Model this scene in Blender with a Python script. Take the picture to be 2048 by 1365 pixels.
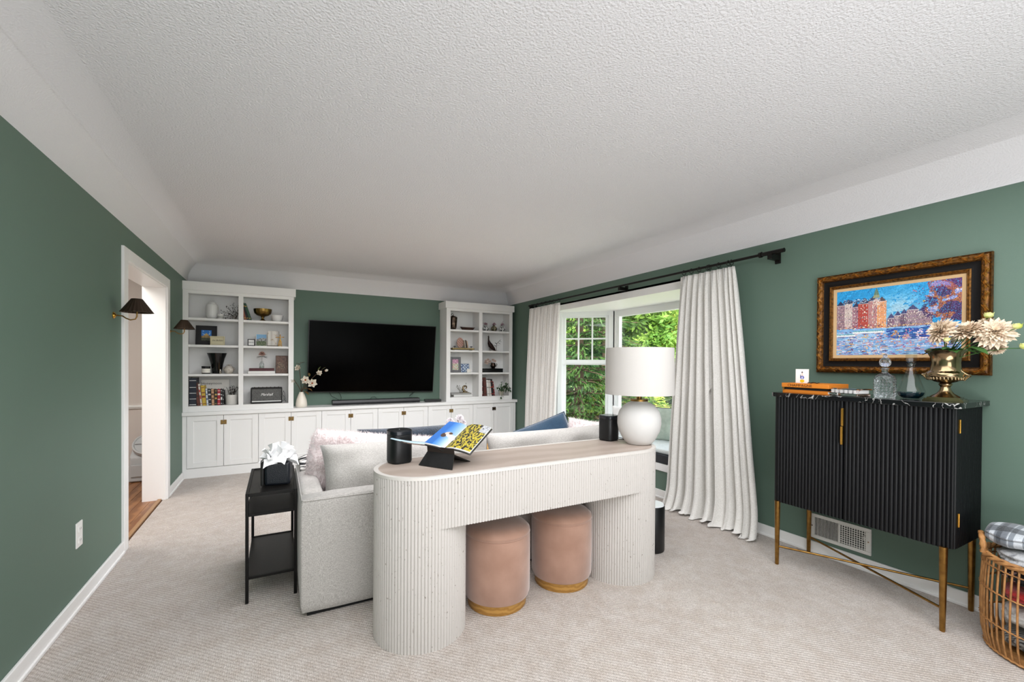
import bpy, bmesh, math, random
import numpy as np
from mathutils import Vector, Matrix, noise
random.seed(7); rng = np.random.default_rng(7)
for o in list(bpy.data.objects): bpy.data.objects.remove(o)
SC = bpy.context.scene; COL = SC.collection
PI = math.pi; R = math.radians

# ------------------------------------------------------------------ camera
def set_camera():
    a, b, r = R(28.424), R(-0.443), R(0.364)
    F = Vector((math.sin(a)*math.cos(b), math.cos(a)*math.cos(b), math.sin(b)))
    Rt = Vector((math.cos(a), -math.sin(a), 0)); U = Rt.cross(F)
    Rt, U = Rt*math.cos(r)+U*math.sin(r), U*math.cos(r)-Rt*math.sin(r)
    cd = bpy.data.cameras.new('camera'); c = bpy.data.objects.new('camera', cd); COL.objects.link(c)
    c.matrix_world = Matrix(((Rt.x, U.x, -F.x, 0), (Rt.y, U.y, -F.y, 0), (Rt.z, U.z, -F.z, 1.32), (0, 0, 0, 1)))
    cd.sensor_width = 36; cd.lens = 864.353/2048*36; cd.shift_y = (733.151-682.5)/2048
    cd.clip_start = .05; cd.clip_end = 300
    SC.camera = c
set_camera()
# ------------------------------------------------------------------ light and exposure
SC.view_settings.view_transform = 'Standard'; SC.view_settings.look = 'None'
SC.view_settings.gamma = 1; SC.view_settings.use_curve_mapping = False
SC.view_settings.exposure = 0.78
W = bpy.data.worlds.new('sky'); SC.world = W; W.use_nodes = True
nt = W.node_tree; bg = nt.nodes['Background']
sk = nt.nodes.new('ShaderNodeTexSky'); sk.sky_type = 'NISHITA'; sk.sun_disc = False
sk.sun_elevation = R(52); sk.sun_rotation = R(230); sk.air_density = 1.0; sk.dust_density = 1.0
hs = nt.nodes.new('ShaderNodeHueSaturation'); hs.inputs['Saturation'].default_value = .35
nt.links.new(sk.outputs[0], hs.inputs['Color']); nt.links.new(hs.outputs[0], bg.inputs[0]); bg.inputs[1].default_value = 0.6
def lamp(name, kind, loc, rot, energy, size=None, color=(1, 1, 1), spread=None):
    l = bpy.data.lights.new(name, kind); o = bpy.data.objects.new(name, l); COL.objects.link(o)
    o.location = loc; o.rotation_euler = rot; l.energy = energy; l.color = color
    if kind == 'AREA': l.shape = 'RECTANGLE'; l.size, l.size_y = size
    if spread: l.spread = spread
    if kind == 'SUN': l.angle = R(0.8)
    return o
sun = lamp('sun', 'SUN', (0, -5, 10), (0, 0, 0), 4.2, color=(1, .95, .86))
sun.rotation_euler = Vector((.55, .55, -1.05)).to_track_quat('-Z', 'Y').to_euler()
# area lamps added behind the camera and inside the room to brighten it
f1 = lamp('fill_rear', 'AREA', (.1, -1.9, 1.75), (R(80), 0, R(-24)), 20, (2.0, 1.1), (.97, .97, 1))
f2 = lamp('fill_bounce', 'AREA', (.9, -0.9, .35), (R(168), 0, 0), 42, (2.6, 1.4), (.97, .97, 1))
f3 = lamp('fill_room', 'AREA', (1.3, 3.7, 2.32), (R(24), 0, 0), 44, (2.6, 2.6), (.97, .97, 1), R(128))
f4 = lamp('fill_near', 'AREA', (1.1, .2, 2.3), (0, 0, 0), 52, (3.2, 2.6), (.97, .97, 1))
#pt_ = lamp('bay_portal', 'AREA', (4.02, 3.7, 1.2), (0, R(90), 0), 1, (1.6, 1.5)); pt_.data.cycles.is_portal = True

# ------------------------------------------------------------------ materials
def lin(c):
    if isinstance(c, str):
        c = c.lstrip('#'); c = [int(c[i:i+2], 16)/255 for i in (0, 2, 4)]
    return tuple((x/12.92 if x <= .04045 else ((x+.055)/1.055)**2.4) for x in c)
MATS = {}
def mat(name, col='#ffffff', rough=.5, metal=0., bump=None, var=None, spec=.5, sheen=0, coat=0, voro=None, wave=None, sub=0):
    """bump=(scale,strength) noise; var=(scale,colour2,lo,hi) noise colour variation; wave=(scale,colour2,distortion,axis)"""
    if name in MATS: return MATS[name]
    m = bpy.data.materials.new(name); m.use_nodes = True; n = m.node_tree; N = n.nodes; L = n.links
    b = N['Principled BSDF']; c1 = (*lin(col), 1)
    b.inputs['Base Color'].default_value = c1; b.inputs['Roughness'].default_value = rough
    b.inputs['Metallic'].default_value = metal; b.inputs['Specular IOR Level'].default_value = spec
    if sheen: b.inputs['Sheen Weight'].default_value = sheen
    if coat: b.inputs['Coat Weight'].default_value = coat
    if sub: b.inputs['Subsurface Weight'].default_value = sub; b.inputs['Subsurface Scale'].default_value = .02
    tc = N.new('ShaderNodeTexCoord')
    if var or wave:
        if wave:
            t = N.new('ShaderNodeTexWave'); t.inputs['Scale'].default_value = wave[0]; t.inputs['Distortion'].default_value = wave[2]
            t.inputs['Detail'].default_value = 3; t.inputs['Detail Scale'].default_value = 1.5; t.bands_direction = wave[3]
            lo, hi, c2, out = .2, .8, wave[1], t.outputs['Fac']
        else:
            t = N.new('ShaderNodeTexNoise'); t.inputs['Scale'].default_value = var[0]; t.inputs['Detail'].default_value = 4
            lo, hi, c2, out = var[2], var[3], var[1], t.outputs['Fac']
        L.new(tc.outputs['Object'], t.inputs['Vector'])
        r = N.new('ShaderNodeValToRGB'); r.color_ramp.elements[0].position = lo; r.color_ramp.elements[1].position = hi
        r.color_ramp.elements[0].color = c1; r.color_ramp.elements[1].color = (*lin(c2), 1)
        L.new(out, r.inputs[0]); L.new(r.outputs[0], b.inputs['Base Color'])
    if bump:
        t = N.new('ShaderNodeTexNoise'); t.inputs['Scale'].default_value = bump[0]; t.inputs['Detail'].default_value = 3
        L.new(tc.outputs['Object'], t.inputs['Vector'])
        bn = N.new('ShaderNodeBump'); bn.inputs['Strength'].default_value = bump[1]; bn.inputs['Distance'].default_value = .01
        L.new(t.outputs['Fac'], bn.inputs['Height']); L.new(bn.outputs[0], b.inputs['Normal'])
    MATS[name] = m; return m

wall_green = mat('green_paint', '#61776a', .55, bump=(260, .06), spec=.35)
white_paint = mat('white_trim_paint', '#f2f1ef', .35, spec=.4)
cab_paint = mat('white_cabinet_paint', '#ededeb', .38, spec=.4)
ceil_mat = mat('ceiling_paint', '#e2e1e3', .9, bump=(100, .8), spec=.1)
cove_mat = mat('cove_paint', '#e2e1e3', .9, bump=(120, .3), spec=.1)
black_metal = mat('black_metal', '#171615', .42, .6)
black_plastic = mat('black_plastic', '#0d0e10', .38)
matte_black = mat('matte_black', '#0b0b0b', .75)
brass = mat('aged_brass', '#a67f45', .32, 1.0, var=(30, '#7d5c30', .35, .75))
gold = mat('bright_brass', '#c99a48', .25, 1.0)
bronze = mat('dark_bronze', '#46382a', .35, .9)
silver = mat('tarnished_silver', '#a99472', .16, 1.0, var=(9, '#6f5a44', .4, .8))
leafgreen = mat('leaf_green', '#4a7b38', .5, var=(20, '#2e5624', .3, .7))
petal_white = mat('petal_white', '#f0e9dc', .6, var=(30, '#ddd0bd', .4, .8), sub=.1)
stem_brown = mat('twig_brown', '#4a3524', .7)
glass_vase = None

def glass(name, tint=(1, 1, 1), gl=.0, ior=1.45):
    m = bpy.data.materials.new(name); m.use_nodes = True; N = m.node_tree.nodes; L = m.node_tree.links
    N.remove(N['Principled BSDF']); out = N['Material Output']
    t = N.new('ShaderNodeBsdfTransparent'); t.inputs[0].default_value = (*tint, 1)
    g = N.new('ShaderNodeBsdfGlossy'); g.inputs['Roughness'].default_value = gl
    lw = N.new('ShaderNodeLayerWeight'); lw.inputs[0].default_value = .5
    pw = N.new('ShaderNodeMath'); pw.operation = 'POWER'; L.new(lw.outputs['Facing'], pw.inputs[0]); pw.inputs[1].default_value = 4
    f = N.new('ShaderNodeMath'); f.operation = 'MULTIPLY_ADD'; L.new(pw.outputs[0], f.inputs[0]); f.inputs[1].default_value = .7; f.inputs[2].default_value = .03 if ior < 1.5 else .07
    mx = N.new('ShaderNodeMixShader'); L.new(f.outputs[0], mx.inputs[0]); L.new(t.outputs[0], mx.inputs[1]); L.new(g.outputs[0], mx.inputs[2])
    L.new(mx.outputs[0], out.inputs[0]); return m
pane_glass = glass('window_glass', (.97, .985, .975))
clear_glass = glass('clear_glass', (.93, .95, .95), .02, 1.6)
def solid_glass(name, col='#ffffff', rough=0, bump=None):
    m = mat(name, col, rough, bump=bump); m.node_tree.nodes['Principled BSDF'].inputs['Transmission Weight'].default_value = 1
    return m
crystal = solid_glass('cut_crystal', '#f4f7f8', .02, bump=(60, .5))

def carpet_material():
    m = mat('loop_carpet', '#bdb4a8', .95, spec=.05, sheen=.15)
    N = m.node_tree.nodes; L = m.node_tree.links; b = N['Principled BSDF']; tc = N['Texture Coordinate']
    n1 = N.new('ShaderNodeTexNoise'); n1.inputs['Scale'].default_value = 230; n1.inputs['Detail'].default_value = 2
    n2 = N.new('ShaderNodeTexNoise'); n2.inputs['Scale'].default_value = 1.6; n2.inputs['Detail'].default_value = 5
    n3 = N.new('ShaderNodeTexNoise'); n3.inputs['Scale'].default_value = 14; n3.inputs['Detail'].default_value = 3
    w = N.new('ShaderNodeTexWave'); w.inputs['Scale'].default_value = 26; w.inputs['Distortion'].default_value = 2.0
    w.bands_direction = 'DIAGONAL'; w.inputs['Detail'].default_value = 2; w.inputs['Detail Scale'].default_value = 6
    w2 = N.new('ShaderNodeTexWave'); w2.inputs['Scale'].default_value = 38; w2.inputs['Distortion'].default_value = 3; w2.bands_direction = 'X'
    for x in (n1, n2, n3, w, w2): L.new(tc.outputs['Object'], x.inputs['Vector'])
    def ramp(src, a, b_, c1, c2):
        r = N.new('ShaderNodeValToRGB'); r.color_ramp.elements[0].position = a; r.color_ramp.elements[1].position = b_
        r.color_ramp.elements[0].color = (*lin(c1), 1); r.color_ramp.elements[1].color = (*lin(c2), 1); L.new(src, r.inputs[0]); return r
    base = ramp(n2.outputs['Fac'], .3, .7, '#d6cec8', '#e4ddd7')
    fine = ramp(n1.outputs['Fac'], .3, .7, '#a29c97', '#ffffff')
    mid = ramp(n3.outputs['Fac'], .35, .7, '#efeae5', '#ffffff')
    row = ramp(w.outputs['Fac'], .0, .6, '#c9c4bd', '#ffffff')
    prev = base.outputs[0]
    for x, fac in ((fine, .62), (mid, .8), (row, .5)):
        mx = N.new('ShaderNodeMix'); mx.data_type = 'RGBA'; mx.blend_type = 'MULTIPLY'; mx.inputs[0].default_value = fac
        L.new(prev, mx.inputs[6]); L.new(x.outputs[0], mx.inputs[7]); prev = mx.outputs[2]
    L.new(prev, b.inputs['Base Color'])
    ad = N.new('ShaderNodeMath'); ad.operation = 'ADD'; L.new(n1.outputs['Fac'], ad.inputs[0]); L.new(w.outputs['Fac'], ad.inputs[1])
    ad2 = N.new('ShaderNodeMath'); ad2.operation = 'MULTIPLY_ADD'; L.new(w2.outputs['Fac'], ad2.inputs[0]); ad2.inputs[1].default_value = .5; L.new(ad.outputs[0], ad2.inputs[2])
    bn = N.new('ShaderNodeBump'); bn.inputs['Strength'].default_value = .5; bn.inputs['Distance'].default_value = .006
    L.new(ad2.outputs[0], bn.inputs['Height']); L.new(bn.outputs[0], b.inputs['Normal'])
    return m
carpet = carpet_material()

def woven(name, c1, c2, scale=420, rough=.95, sheen=.3, bump=.35):
    """fabric: fine crossing threads from two waves plus slubs"""
    m = mat(name, c1, rough, spec=.1, sheen=sheen); N = m.node_tree.nodes; L = m.node_tree.links; b = N['Principled BSDF']; tc = N['Texture Coordinate']
    n = N.new('ShaderNodeTexNoise'); n.inputs['Scale'].default_value = scale; n.inputs['Detail'].default_value = 2
    mp = N.new('ShaderNodeMapping'); mp.inputs['Scale'].default_value = (1, 1, .35); L.new(tc.outputs['Object'], mp.inputs[0]); L.new(mp.outputs[0], n.inputs['Vector'])
    s = N.new('ShaderNodeTexNoise'); s.inputs['Scale'].default_value = scale*.18; s.inputs['Detail'].default_value = 2
    mp2 = N.new('ShaderNodeMapping'); mp2.inputs['Scale'].default_value = (1, 1, 6); L.new(tc.outputs['Object'], mp2.inputs[0]); L.new(mp2.outputs[0], s.inputs['Vector'])
    ad = N.new('ShaderNodeMath'); ad.operation = 'MULTIPLY_ADD'; L.new(s.outputs['Fac'], ad.inputs[0]); ad.inputs[1].default_value = .5; L.new(n.outputs['Fac'], ad.inputs[2])
    r = N.new('ShaderNodeValToRGB'); r.color_ramp.elements[0].position = .55; r.color_ramp.elements[1].position = .95
    r.color_ramp.elements[0].color = (*lin(c2), 1); r.color_ramp.elements[1].color = (*lin(c1), 1)
    L.new(ad.outputs[0], r.inputs[0]); L.new(r.outputs[0], b.inputs['Base Color'])
    bn = N.new('ShaderNodeBump'); bn.inputs['Strength'].default_value = bump; bn.inputs['Distance'].default_value = .003
    L.new(ad.outputs[0], bn.inputs['Height']); L.new(bn.outputs[0], b.inputs['Normal']); return m
sofa_fab = woven('sofa_fabric', '#cfcbc6', '#a5a09b')
cushion_fab = woven('cushion_fabric', '#d2cec9', '#aca7a2')
linen = woven('curtain_linen', '#f2f0ec', '#dcd9d3', 300, .9, .2, .2)

def marble_material():
    m = mat('black_marble', '#0b0c0d', .12); N = m.node_tree.nodes; L = m.node_tree.links; b = N['Principled BSDF']; tc = N['Texture Coordinate']
    n = N.new('ShaderNodeTexNoise'); n.inputs['Scale'].default_value = 7; n.inputs['Detail'].default_value = 6; n.inputs['Distortion'].default_value = 1.4
    L.new(tc.outputs['Object'], n.inputs['Vector'])
    r = N.new('ShaderNodeValToRGB'); e = r.color_ramp.elements; e[0].position = .493; e[0].color = (.004, .004, .005, 1); e[1].position = .5; e[1].color = (.55, .54, .52, 1)
    e2 = e.new(.507); e2.color = (.004, .004, .005, 1); L.new(n.outputs['Fac'], r.inputs[0]); L.new(r.outputs[0], b.inputs['Base Color']); return m
marble = marble_material()
def plaster_material():
    m = mat('pitted_plaster', '#cbc6c1', .8, spec=.2); N = m.node_tree.nodes; L = m.node_tree.links; b = N['Principled BSDF']; tc = N['Texture Coordinate']
    v = N.new('ShaderNodeTexNoise'); v.inputs['Scale'].default_value = 120; v.inputs['Detail'].default_value = 1
    mp = N.new('ShaderNodeMapping'); mp.inputs['Scale'].default_value = (1, 1, .5); L.new(tc.outputs['Object'], mp.inputs[0]); L.new(mp.outputs[0], v.inputs['Vector'])
    r = N.new('ShaderNodeValToRGB'); r.color_ramp.elements[0].position = .22; r.color_ramp.elements[1].position = .3
    r.color_ramp.elements[0].color = (*lin('#8e867c'), 1); r.color_ramp.elements[1].color = (*lin('#cbc6c1'), 1)
    L.new(v.outputs['Fac'], r.inputs[0]); L.new(r.outputs[0], b.inputs['Base Color']); return m
plaster = plaster_material()
def attr_mat(name, rough=.6, bump=None):
    m = mat(name, '#ffffff', rough, bump=bump); N = m.node_tree.nodes; L = m.node_tree.links
    a = N.new('ShaderNodeVertexColor'); a.layer_name = 'Col'; L.new(a.outputs['Color'], N['Principled BSDF'].inputs['Base Color']); return m
print_mat = attr_mat('printed_picture', .45)
oil_mat = attr_mat('oil_paint', .35, bump=(160, .6))

# ------------------------------------------------------------------ mesh builder
WM = {}
class MB:
    def __init__(s): s.v = []; s.f = []; s.c = []
    def add(s, vs, fs, M=None):
        k = len(s.v)
        s.v += [tuple(M @ Vector(p)) if M else tuple(p) for p in vs]; s.f += [tuple(i+k for i in f) for f in fs]; return s
    def box(s, x0, x1, y0, y1, z0, z1, M=None):
        return s.add([(x, y, z) for z in (z0, z1) for y in (y0, y1) for x in (x0, x1)],
                     [(0, 2, 3, 1), (4, 5, 7, 6), (0, 1, 5, 4), (2, 6, 7, 3), (0, 4, 6, 2), (1, 3, 7, 5)], M)
    def lathe(s, prof, c=(0, 0, 0), n=32, M=None, cap=True, sx=1, sy=1):
        vs = []; fs = []; m = len(prof)
        for r, z in prof:
            for i in range(n):
                a = 2*PI*i/n; vs.append((c[0]+r*sx*math.cos(a), c[1]+r*sy*math.sin(a), c[2]+z))
        for j in range(m-1):
            for i in range(n):
                k = (i+1) % n; fs.append((j*n+i, j*n+k, (j+1)*n+k, (j+1)*n+i))
        if cap: fs.append(tuple(range(n-1, -1, -1))); fs.append(tuple((m-1)*n+i for i in range(n)))
        return s.add(vs, fs, M)
    def cyl(s, c, r, h, n=24, r2=None, M=None): return s.lathe([(r, 0), (r if r2 is None else r2, h)], c, n, M)
    def tube(s, pts, r, n=8, closed=False):
        pts = [Vector(p) for p in pts]; rs = r if isinstance(r, (list, tuple)) else [r]*len(pts); vs = []; fs = []; m = len(pts)
        up = None
        for i, p in enumerate(pts):
            a = pts[(i-1) % m] if (closed or i) else p; b = pts[(i+1) % m] if (closed or i < m-1) else p
            t = (b-a).normalized() if (b-a).length > 1e-9 else Vector((0, 0, 1))
            if up is None: up = Vector((0, 0, 1)) if abs(t.z) < .9 else Vector((1, 0, 0))
            u = t.cross(up)
            if u.length < 1e-6: u = t.cross(Vector((1, 0, 0)))
            u.normalize(); w = u.cross(t).normalized(); up = w
            for k in range(n):
                an = 2*PI*k/n; vs.append(p+(u*math.cos(an)+w*math.sin(an))*rs[i])
        for i in range(m if closed else m-1):
            j = (i+1) % m
            for k in range(n):
                q = (k+1) % n; fs.append((i*n+k, j*n+k, j*n+q, i*n+q))
        if not closed: fs.append(tuple(range(n))); fs.append(tuple((m-1)*n+k for k in range(n-1, -1, -1)))
        return s.add(vs, fs)
    def prism(s, poly, z0, z1, M=None):
        n = len(poly)
        return s.add([(x, y, z0) for x, y in poly]+[(x, y, z1) for x, y in poly],
                     [tuple(range(n-1, -1, -1)), tuple(range(n, 2*n))]+[(i, (i+1) % n, (i+1) % n+n, i+n) for i in range(n)], M)
    def ball(s, c, r, n=14, m=8, M=None):
        rx, ry, rz = r if isinstance(r, (tuple, list)) else (r, r, r)
        vs = [(c[0], c[1], c[2]-rz)]; fs = []
        for j in range(1, m):
            b = -PI/2+PI*j/m
            for i in range(n):
                a = 2*PI*i/n; vs.append((c[0]+rx*math.cos(b)*math.cos(a), c[1]+ry*math.cos(b)*math.sin(a), c[2]+rz*math.sin(b)))
        vs.append((c[0], c[1], c[2]+rz)); T = len(vs)-1
        for i in range(n):
            k = (i+1) % n; fs.append((0, 1+k, 1+i)); fs.append((T, 1+(m-2)*n+i, 1+(m-2)*n+k))
            for j in range(m-2): fs.append((1+j*n+i, 1+j*n+k, 1+(j+1)*n+k, 1+(j+1)*n+i))
        return s.add(vs, fs, M)
    def grid(s, fn, nu, nv):
        return s.add([fn(i/nu, j/nv) for j in range(nv+1) for i in range(nu+1)],
                     [(j*(nu+1)+i, j*(nu+1)+i+1, (j+1)*(nu+1)+i+1, (j+1)*(nu+1)+i) for j in range(nv) for i in range(nu)])
    def leaf(s, p, d, L_, w, bend=.15, up=None, curl=0):
        """a pointed leaf: 3 segments, folded along the midrib"""
        d = Vector(d).normalized(); up = Vector(up) if up else Vector((0, 0, 1)); x = d.cross(up)
        if x.length < .05: x = d.cross(Vector((1, 0, 0)))
        x.normalize(); n_ = x.cross(d).normalized(); p = Vector(p); vs = []
        for t, ww in ((0, .08), (.33, .9), (.66, .85), (1, .03)):
            c = p+d*L_*t-n_*bend*L_*t*t
            vs += [c-x*w/2*ww+n_*(.12+curl)*w*ww, c, c+x*w/2*ww+n_*(.12+curl)*w*ww]
        fs = []
        for j in range(3):
            a = j*3; fs += [(a, a+1, a+4, a+3), (a+1, a+2, a+5, a+4)]
        return s.add(vs, fs)
    def build(s, name, m, parent=None, smooth=None, bevel=0, seg=2, kind=None, label=None, solid=0, subd=0):
        if parent is not None:
            off = WM[parent.name]; inv = off.inverted(); V = [tuple(inv @ Vector(p)) for p in s.v] if off != Matrix() else s.v; base = None
        else:
            xs = np.array(s.v, float); lo, hi = xs.min(0), xs.max(0); base = ((lo[0]+hi[0])/2, (lo[1]+hi[1])/2, lo[2]); V = xs-np.array(base)
        me = bpy.data.meshes.new(name); me.from_pydata([tuple(map(float, p)) for p in V], [], s.f); me.validate()
        bm = bmesh.new(); bm.from_mesh(me); bmesh.ops.recalc_face_normals(bm, faces=bm.faces); bm.to_mesh(me); bm.free()
        o = bpy.data.objects.new(name, me); COL.objects.link(o); me.materials.append(m)
        if parent is not None: o.parent = parent; WM[o.name] = WM[parent.name]
        else: o.location = base; WM[o.name] = Matrix.Translation(base)
        if smooth is not None:
            me.polygons.foreach_set('use_smooth', [True]*len(me.polygons))
            if smooth < 179: me.set_sharp_from_angle(angle=R(smooth))
        if solid: q = o.modifiers.new('s', 'SOLIDIFY'); q.thickness = solid; q.offset = 0
        if bevel: q = o.modifiers.new('b', 'BEVEL'); q.width = bevel; q.segments = seg; q.limit_method = 'ANGLE'; q.angle_limit = R(40)
        if subd: q = o.modifiers.new('d', 'SUBSURF'); q.levels = subd; q.render_levels = subd
        if kind: o['kind'] = kind
        if label: o['label'] = label
        return o
def tag(o, label, cat, group=None, kind=None):
    o['label'] = label; o['category'] = cat
    if group: o['group'] = group
    if kind: o['kind'] = kind
    return o
def thing(name, label, cat, loc=(0, 0, 0), rz=0, group=None):
    o = bpy.data.objects.new(name, None); COL.objects.link(o); o.empty_display_size = .05
    o.location = loc; o.rotation_euler = (0, 0, rz); WM[o.name] = Matrix.Translation(loc) @ Matrix.Rotation(rz, 4, 'Z')
    return tag(o, label, cat, group)
def struct(o): o['kind'] = 'structure'; return o
def place(o, loc, rz=0, rx=0, ry=0, s=1):
    o.location = loc; o.rotation_euler = (rx, ry, rz); o.scale = (s, s, s); return o
def dup(root, loc=None, rz=None, label=None, parent=None, s=None):
    c = root.copy(); COL.objects.link(c)
    if parent: c.parent = parent
    if loc is not None: c.location = loc
    if rz is not None: c.rotation_euler[2] = rz
    if s: c.scale = (s, s, s)
    if label: c['label'] = label
    WM[c.name] = WM.get(root.name, Matrix())
    for ch in list(root.children): dup(ch, parent=c)
    return c
def RY(a, c):
    c = Vector(c); return Matrix.Translation(c) @ Matrix.Rotation(a, 4, 'Y') @ Matrix.Translation(-c)
def RX(a, c):
    c = Vector(c); return Matrix.Translation(c) @ Matrix.Rotation(a, 4, 'X') @ Matrix.Translation(-c)
def RZ(a, c):
    c = Vector(c); return Matrix.Translation(c) @ Matrix.Rotation(a, 4, 'Z') @ Matrix.Translation(-c)
def picture(name, arr, p0, ux, uy, parent, m=None, label=None):
    """flat printed or painted picture: a fine grid with one colour per cell; arr[row from the top, col] in sRGB 0..1"""
    h, w, _ = arr.shape; p0, ux, uy = Vector(p0), Vector(ux), Vector(uy)
    vs = [p0+ux*(i/w)+uy*(j/h) for j in range(h+1) for i in range(w+1)]
    fs = [(j*(w+1)+i, j*(w+1)+i+1, (j+1)*(w+1)+i+1, (j+1)*(w+1)+i) for j in range(h) for i in range(w)]
    inv = WM[parent.name].inverted()
    me = bpy.data.meshes.new(name); me.from_pydata([tuple(inv @ v) for v in vs], [], fs)
    at = me.color_attributes.new('Col', 'BYTE_COLOR', 'CORNER'); a = np.clip(arr[::-1], 0, 1)
    l = np.where(a <= .04045, a/12.92, ((a+.055)/1.055)**2.4).reshape(-1, 3)
    rgba = np.ones((len(fs), 4, 4), np.float32); rgba[:, :, :3] = l[:, None, :]; at.data.foreach_set('color', rgba.ravel())
    me.materials.append(m or print_mat); o = bpy.data.objects.new(name, me); COL.objects.link(o); o.parent = parent; WM[o.name] = WM[parent.name]
    if label: o['label'] = label
    return o
def text(name, body, size, M, parent, m, shear=0, extrude=.0004, label=None, sx=1):
    cu = bpy.data.curves.new('t', 'FONT'); cu.body = body; cu.size = size; cu.shear = shear; cu.align_x = 'CENTER'; cu.align_y = 'CENTER'; cu.extrude = extrude; cu.resolution_u = 2
    t = bpy.data.objects.new('t', cu); COL.objects.link(t)
    me = bpy.data.meshes.new_from_object(t.evaluated_get(bpy.context.evaluated_depsgraph_get())) ; bpy.data.objects.remove(t)
    me.transform(WM[parent.name].inverted() @ M @ Matrix.Diagonal((sx, 1, 1, 1))); me.name = name; me.materials.clear(); me.materials.append(m)
    o = bpy.data.objects.new(name, me); COL.objects.link(o); o.parent = parent; WM[o.name] = WM[parent.name]
    if label: o['label'] = label
    return o
# orientation helpers for text: facing -Y (back wall items), facing -X (right wall items)
def face_my(x, y, z, tilt=0): return Matrix.Translation((x, y, z)) @ Matrix.Rotation(R(90)+tilt, 4, 'X')
def face_mx(x, y, z): return Matrix.Translation((x, y, z)) @ Matrix.Rotation(R(-90), 4, 'Z') @ Matrix.Rotation(R(90), 4, 'X')

# ================================================================== ROOM SHELL
XL, XR, YB, YF, ZT, RC = -.938, 3.32, 6.29, -2.3, 2.258, .25
ZC = ZT+RC
def plane_box(name, boxes, m, parent=None, bevel=0):
    mb = MB()
    for b in boxes: mb.box(*b)
    return struct(mb.build(name, m, parent, bevel=bevel))
plane_box('floor', [(XL-.02, XR+.02, YF, YB+.1, -.12, 0)], carpet)
plane_box('wall_left', [(XL-.16, XL, YF, 3.945, 0, ZT+.02), (XL-.16, XL, 5.18, YB+.1, 0, ZT+.02), (XL-.16, XL, 3.945, 5.18, 2.03, ZT+.02)], wall_green)
plane_box('wall_back', [(XL, XR+.15, YB, YB+.12, 0, ZT+.02)], wall_green)
plane_box('wall_right', [(XR, XR+.12, YF, 2.40, 0, ZT+.02), (XR, XR+.12, 5.0, YB, 0, ZT+.02), (XR, XR+.12, 2.40, 5.0, 2.03, ZT+.02), (XR, XR+.12, 2.40, 5.0, 0, .34)], wall_green)
plane_box('wall_rear', [(XL, XR, YF-.1, YF, 0, ZT+.02)], wall_green)
mb = MB()
def ring(t, extra=0):
    i = RC*(1-math.cos(t)); z = ZT+RC*math.sin(t)
    return [(XL+i, YF+i, z), (XR-i, YF+i, z), (XR-i, YB-i, z), (XL+i, YB-i, z)]
N_ = 28; vs = []
for k in range(N_+1): vs += ring(PI/2*k/N_)
fs = [(k*4+i, k*4+(i+1) % 4, (k+1)*4+(i+1) % 4, (k+1)*4+i) for k in range(N_) for i in range(4)]
mb.add(vs, fs); o = mb.build('trim_cove', cove_mat, smooth=50); struct(o)
mb = MB(); mb.box(XL+RC, XR-RC, YF+RC, YB-RC, ZC, ZC+.06); struct(mb.build('ceiling', ceil_mat))
mb = MB(); mb.box(XL-.2, XR+.2, YF-.12, YB+.12, ZC+.061, ZC+.2)
struct(mb.build('ceiling_roof_slab', white_paint))

# baseboards
def baseboard(name, boxes): plane_box(name, boxes, white_paint, bevel=.004)
baseboard('baseboard_left', [(XL, XL+.014, YF, 3.85, 0, .082), (XL, XL+.014, 5.275, 5.95, 0, .082), (XL, XL+.022, YF, 3.85, 0, .018), (XL, XL+.022, 5.275, 5.95, 0, .018)])
baseboard('baseboard_right', [(XR-.014, XR, YF, YB, 0, .082), (XR-.022, XR, YF, YB, 0, .018)])

# door opening in the left wall
door = bpy.data.objects.new('door_1', None); COL.objects.link(door); door.location = (XL, 4.56, 0); WM['door_1'] = Matrix.Translation((XL, 4.56, 0)); struct(door)
T = .095
MB().box(XL-.004, XL+.016, 3.85, 3.85+T, 0, 2.105).build('casing_side', white_paint, door, bevel=.003)
MB().box(XL-.004, XL+.016, 5.18, 5.18+T, 0, 2.105).build('casing_side', white_paint, door, bevel=.003)
MB().box(XL-.004, XL+.016, 3.85+T, 5.18, 2.02, 2.105).build('casing_head', white_paint, door, bevel=.003)
MB().box(XL-.175, XL, 3.925, 3.945+.012, 0, 2.03).build('jamb', white_paint, door)
MB().box(XL-.175, XL, 5.168, 5.19, 0, 2.03).build('jamb', white_paint, door)
MB().box(XL-.175, XL, 3.957, 5.168, 2.012, 2.034).build('head_jamb', white_paint, door)
MB().box(XL-.06, XL-.03, 3.95, 5.175, .0, .012).build('threshold', mat('oak_threshold', '#a07a54', .45), door, bevel=.003)

# hall beyond the door
hall_paint = mat('hall_paint', '#d9cfc9', .7); oak = mat('oak_planks', '#9c6b43', .38, wave=(3.5, '#7f5230', 6, 'X'))
hf = struct(MB().box(-2.6, XL-.03, 3.2, 6.55, -.05, -.012).build('floor_hall', mat('underfloor', '#5b3d28', .6)))
for i in range(13):
    y0 = 3.9
    x0 = XL-.03-(i+1)*.083
    for (a, b) in ((3.25, 4.3+.25*(i % 3)), (4.3+.25*(i % 3)+.002, 5.55+.2*(i % 2)), (5.552+.2*(i % 2), 6.5)):
        MB().box(x0+.001, x0+.082, a, b, -.012, 0).build('plank', oak, hf, bevel=.0012, seg=1)
plane_box('wall_hall_end', [(-2.6, XL-.16, 6.5, 6.6, 0, 2.5)], hall_paint)
plane_box('wall_hall_side', [(-2.65, -2.55, 3.2, 6.5, 0, 2.5)], hall_paint)
plane_box('wall_hall_near', [(-2.6, XL-.16, 3.1, 3.2, 0, 2.5)], hall_paint)
plane_box('ceiling_hall', [(-2.65, XL-.16, 3.1, 6.6, 2.45, 2.5)], white_paint)
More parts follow.
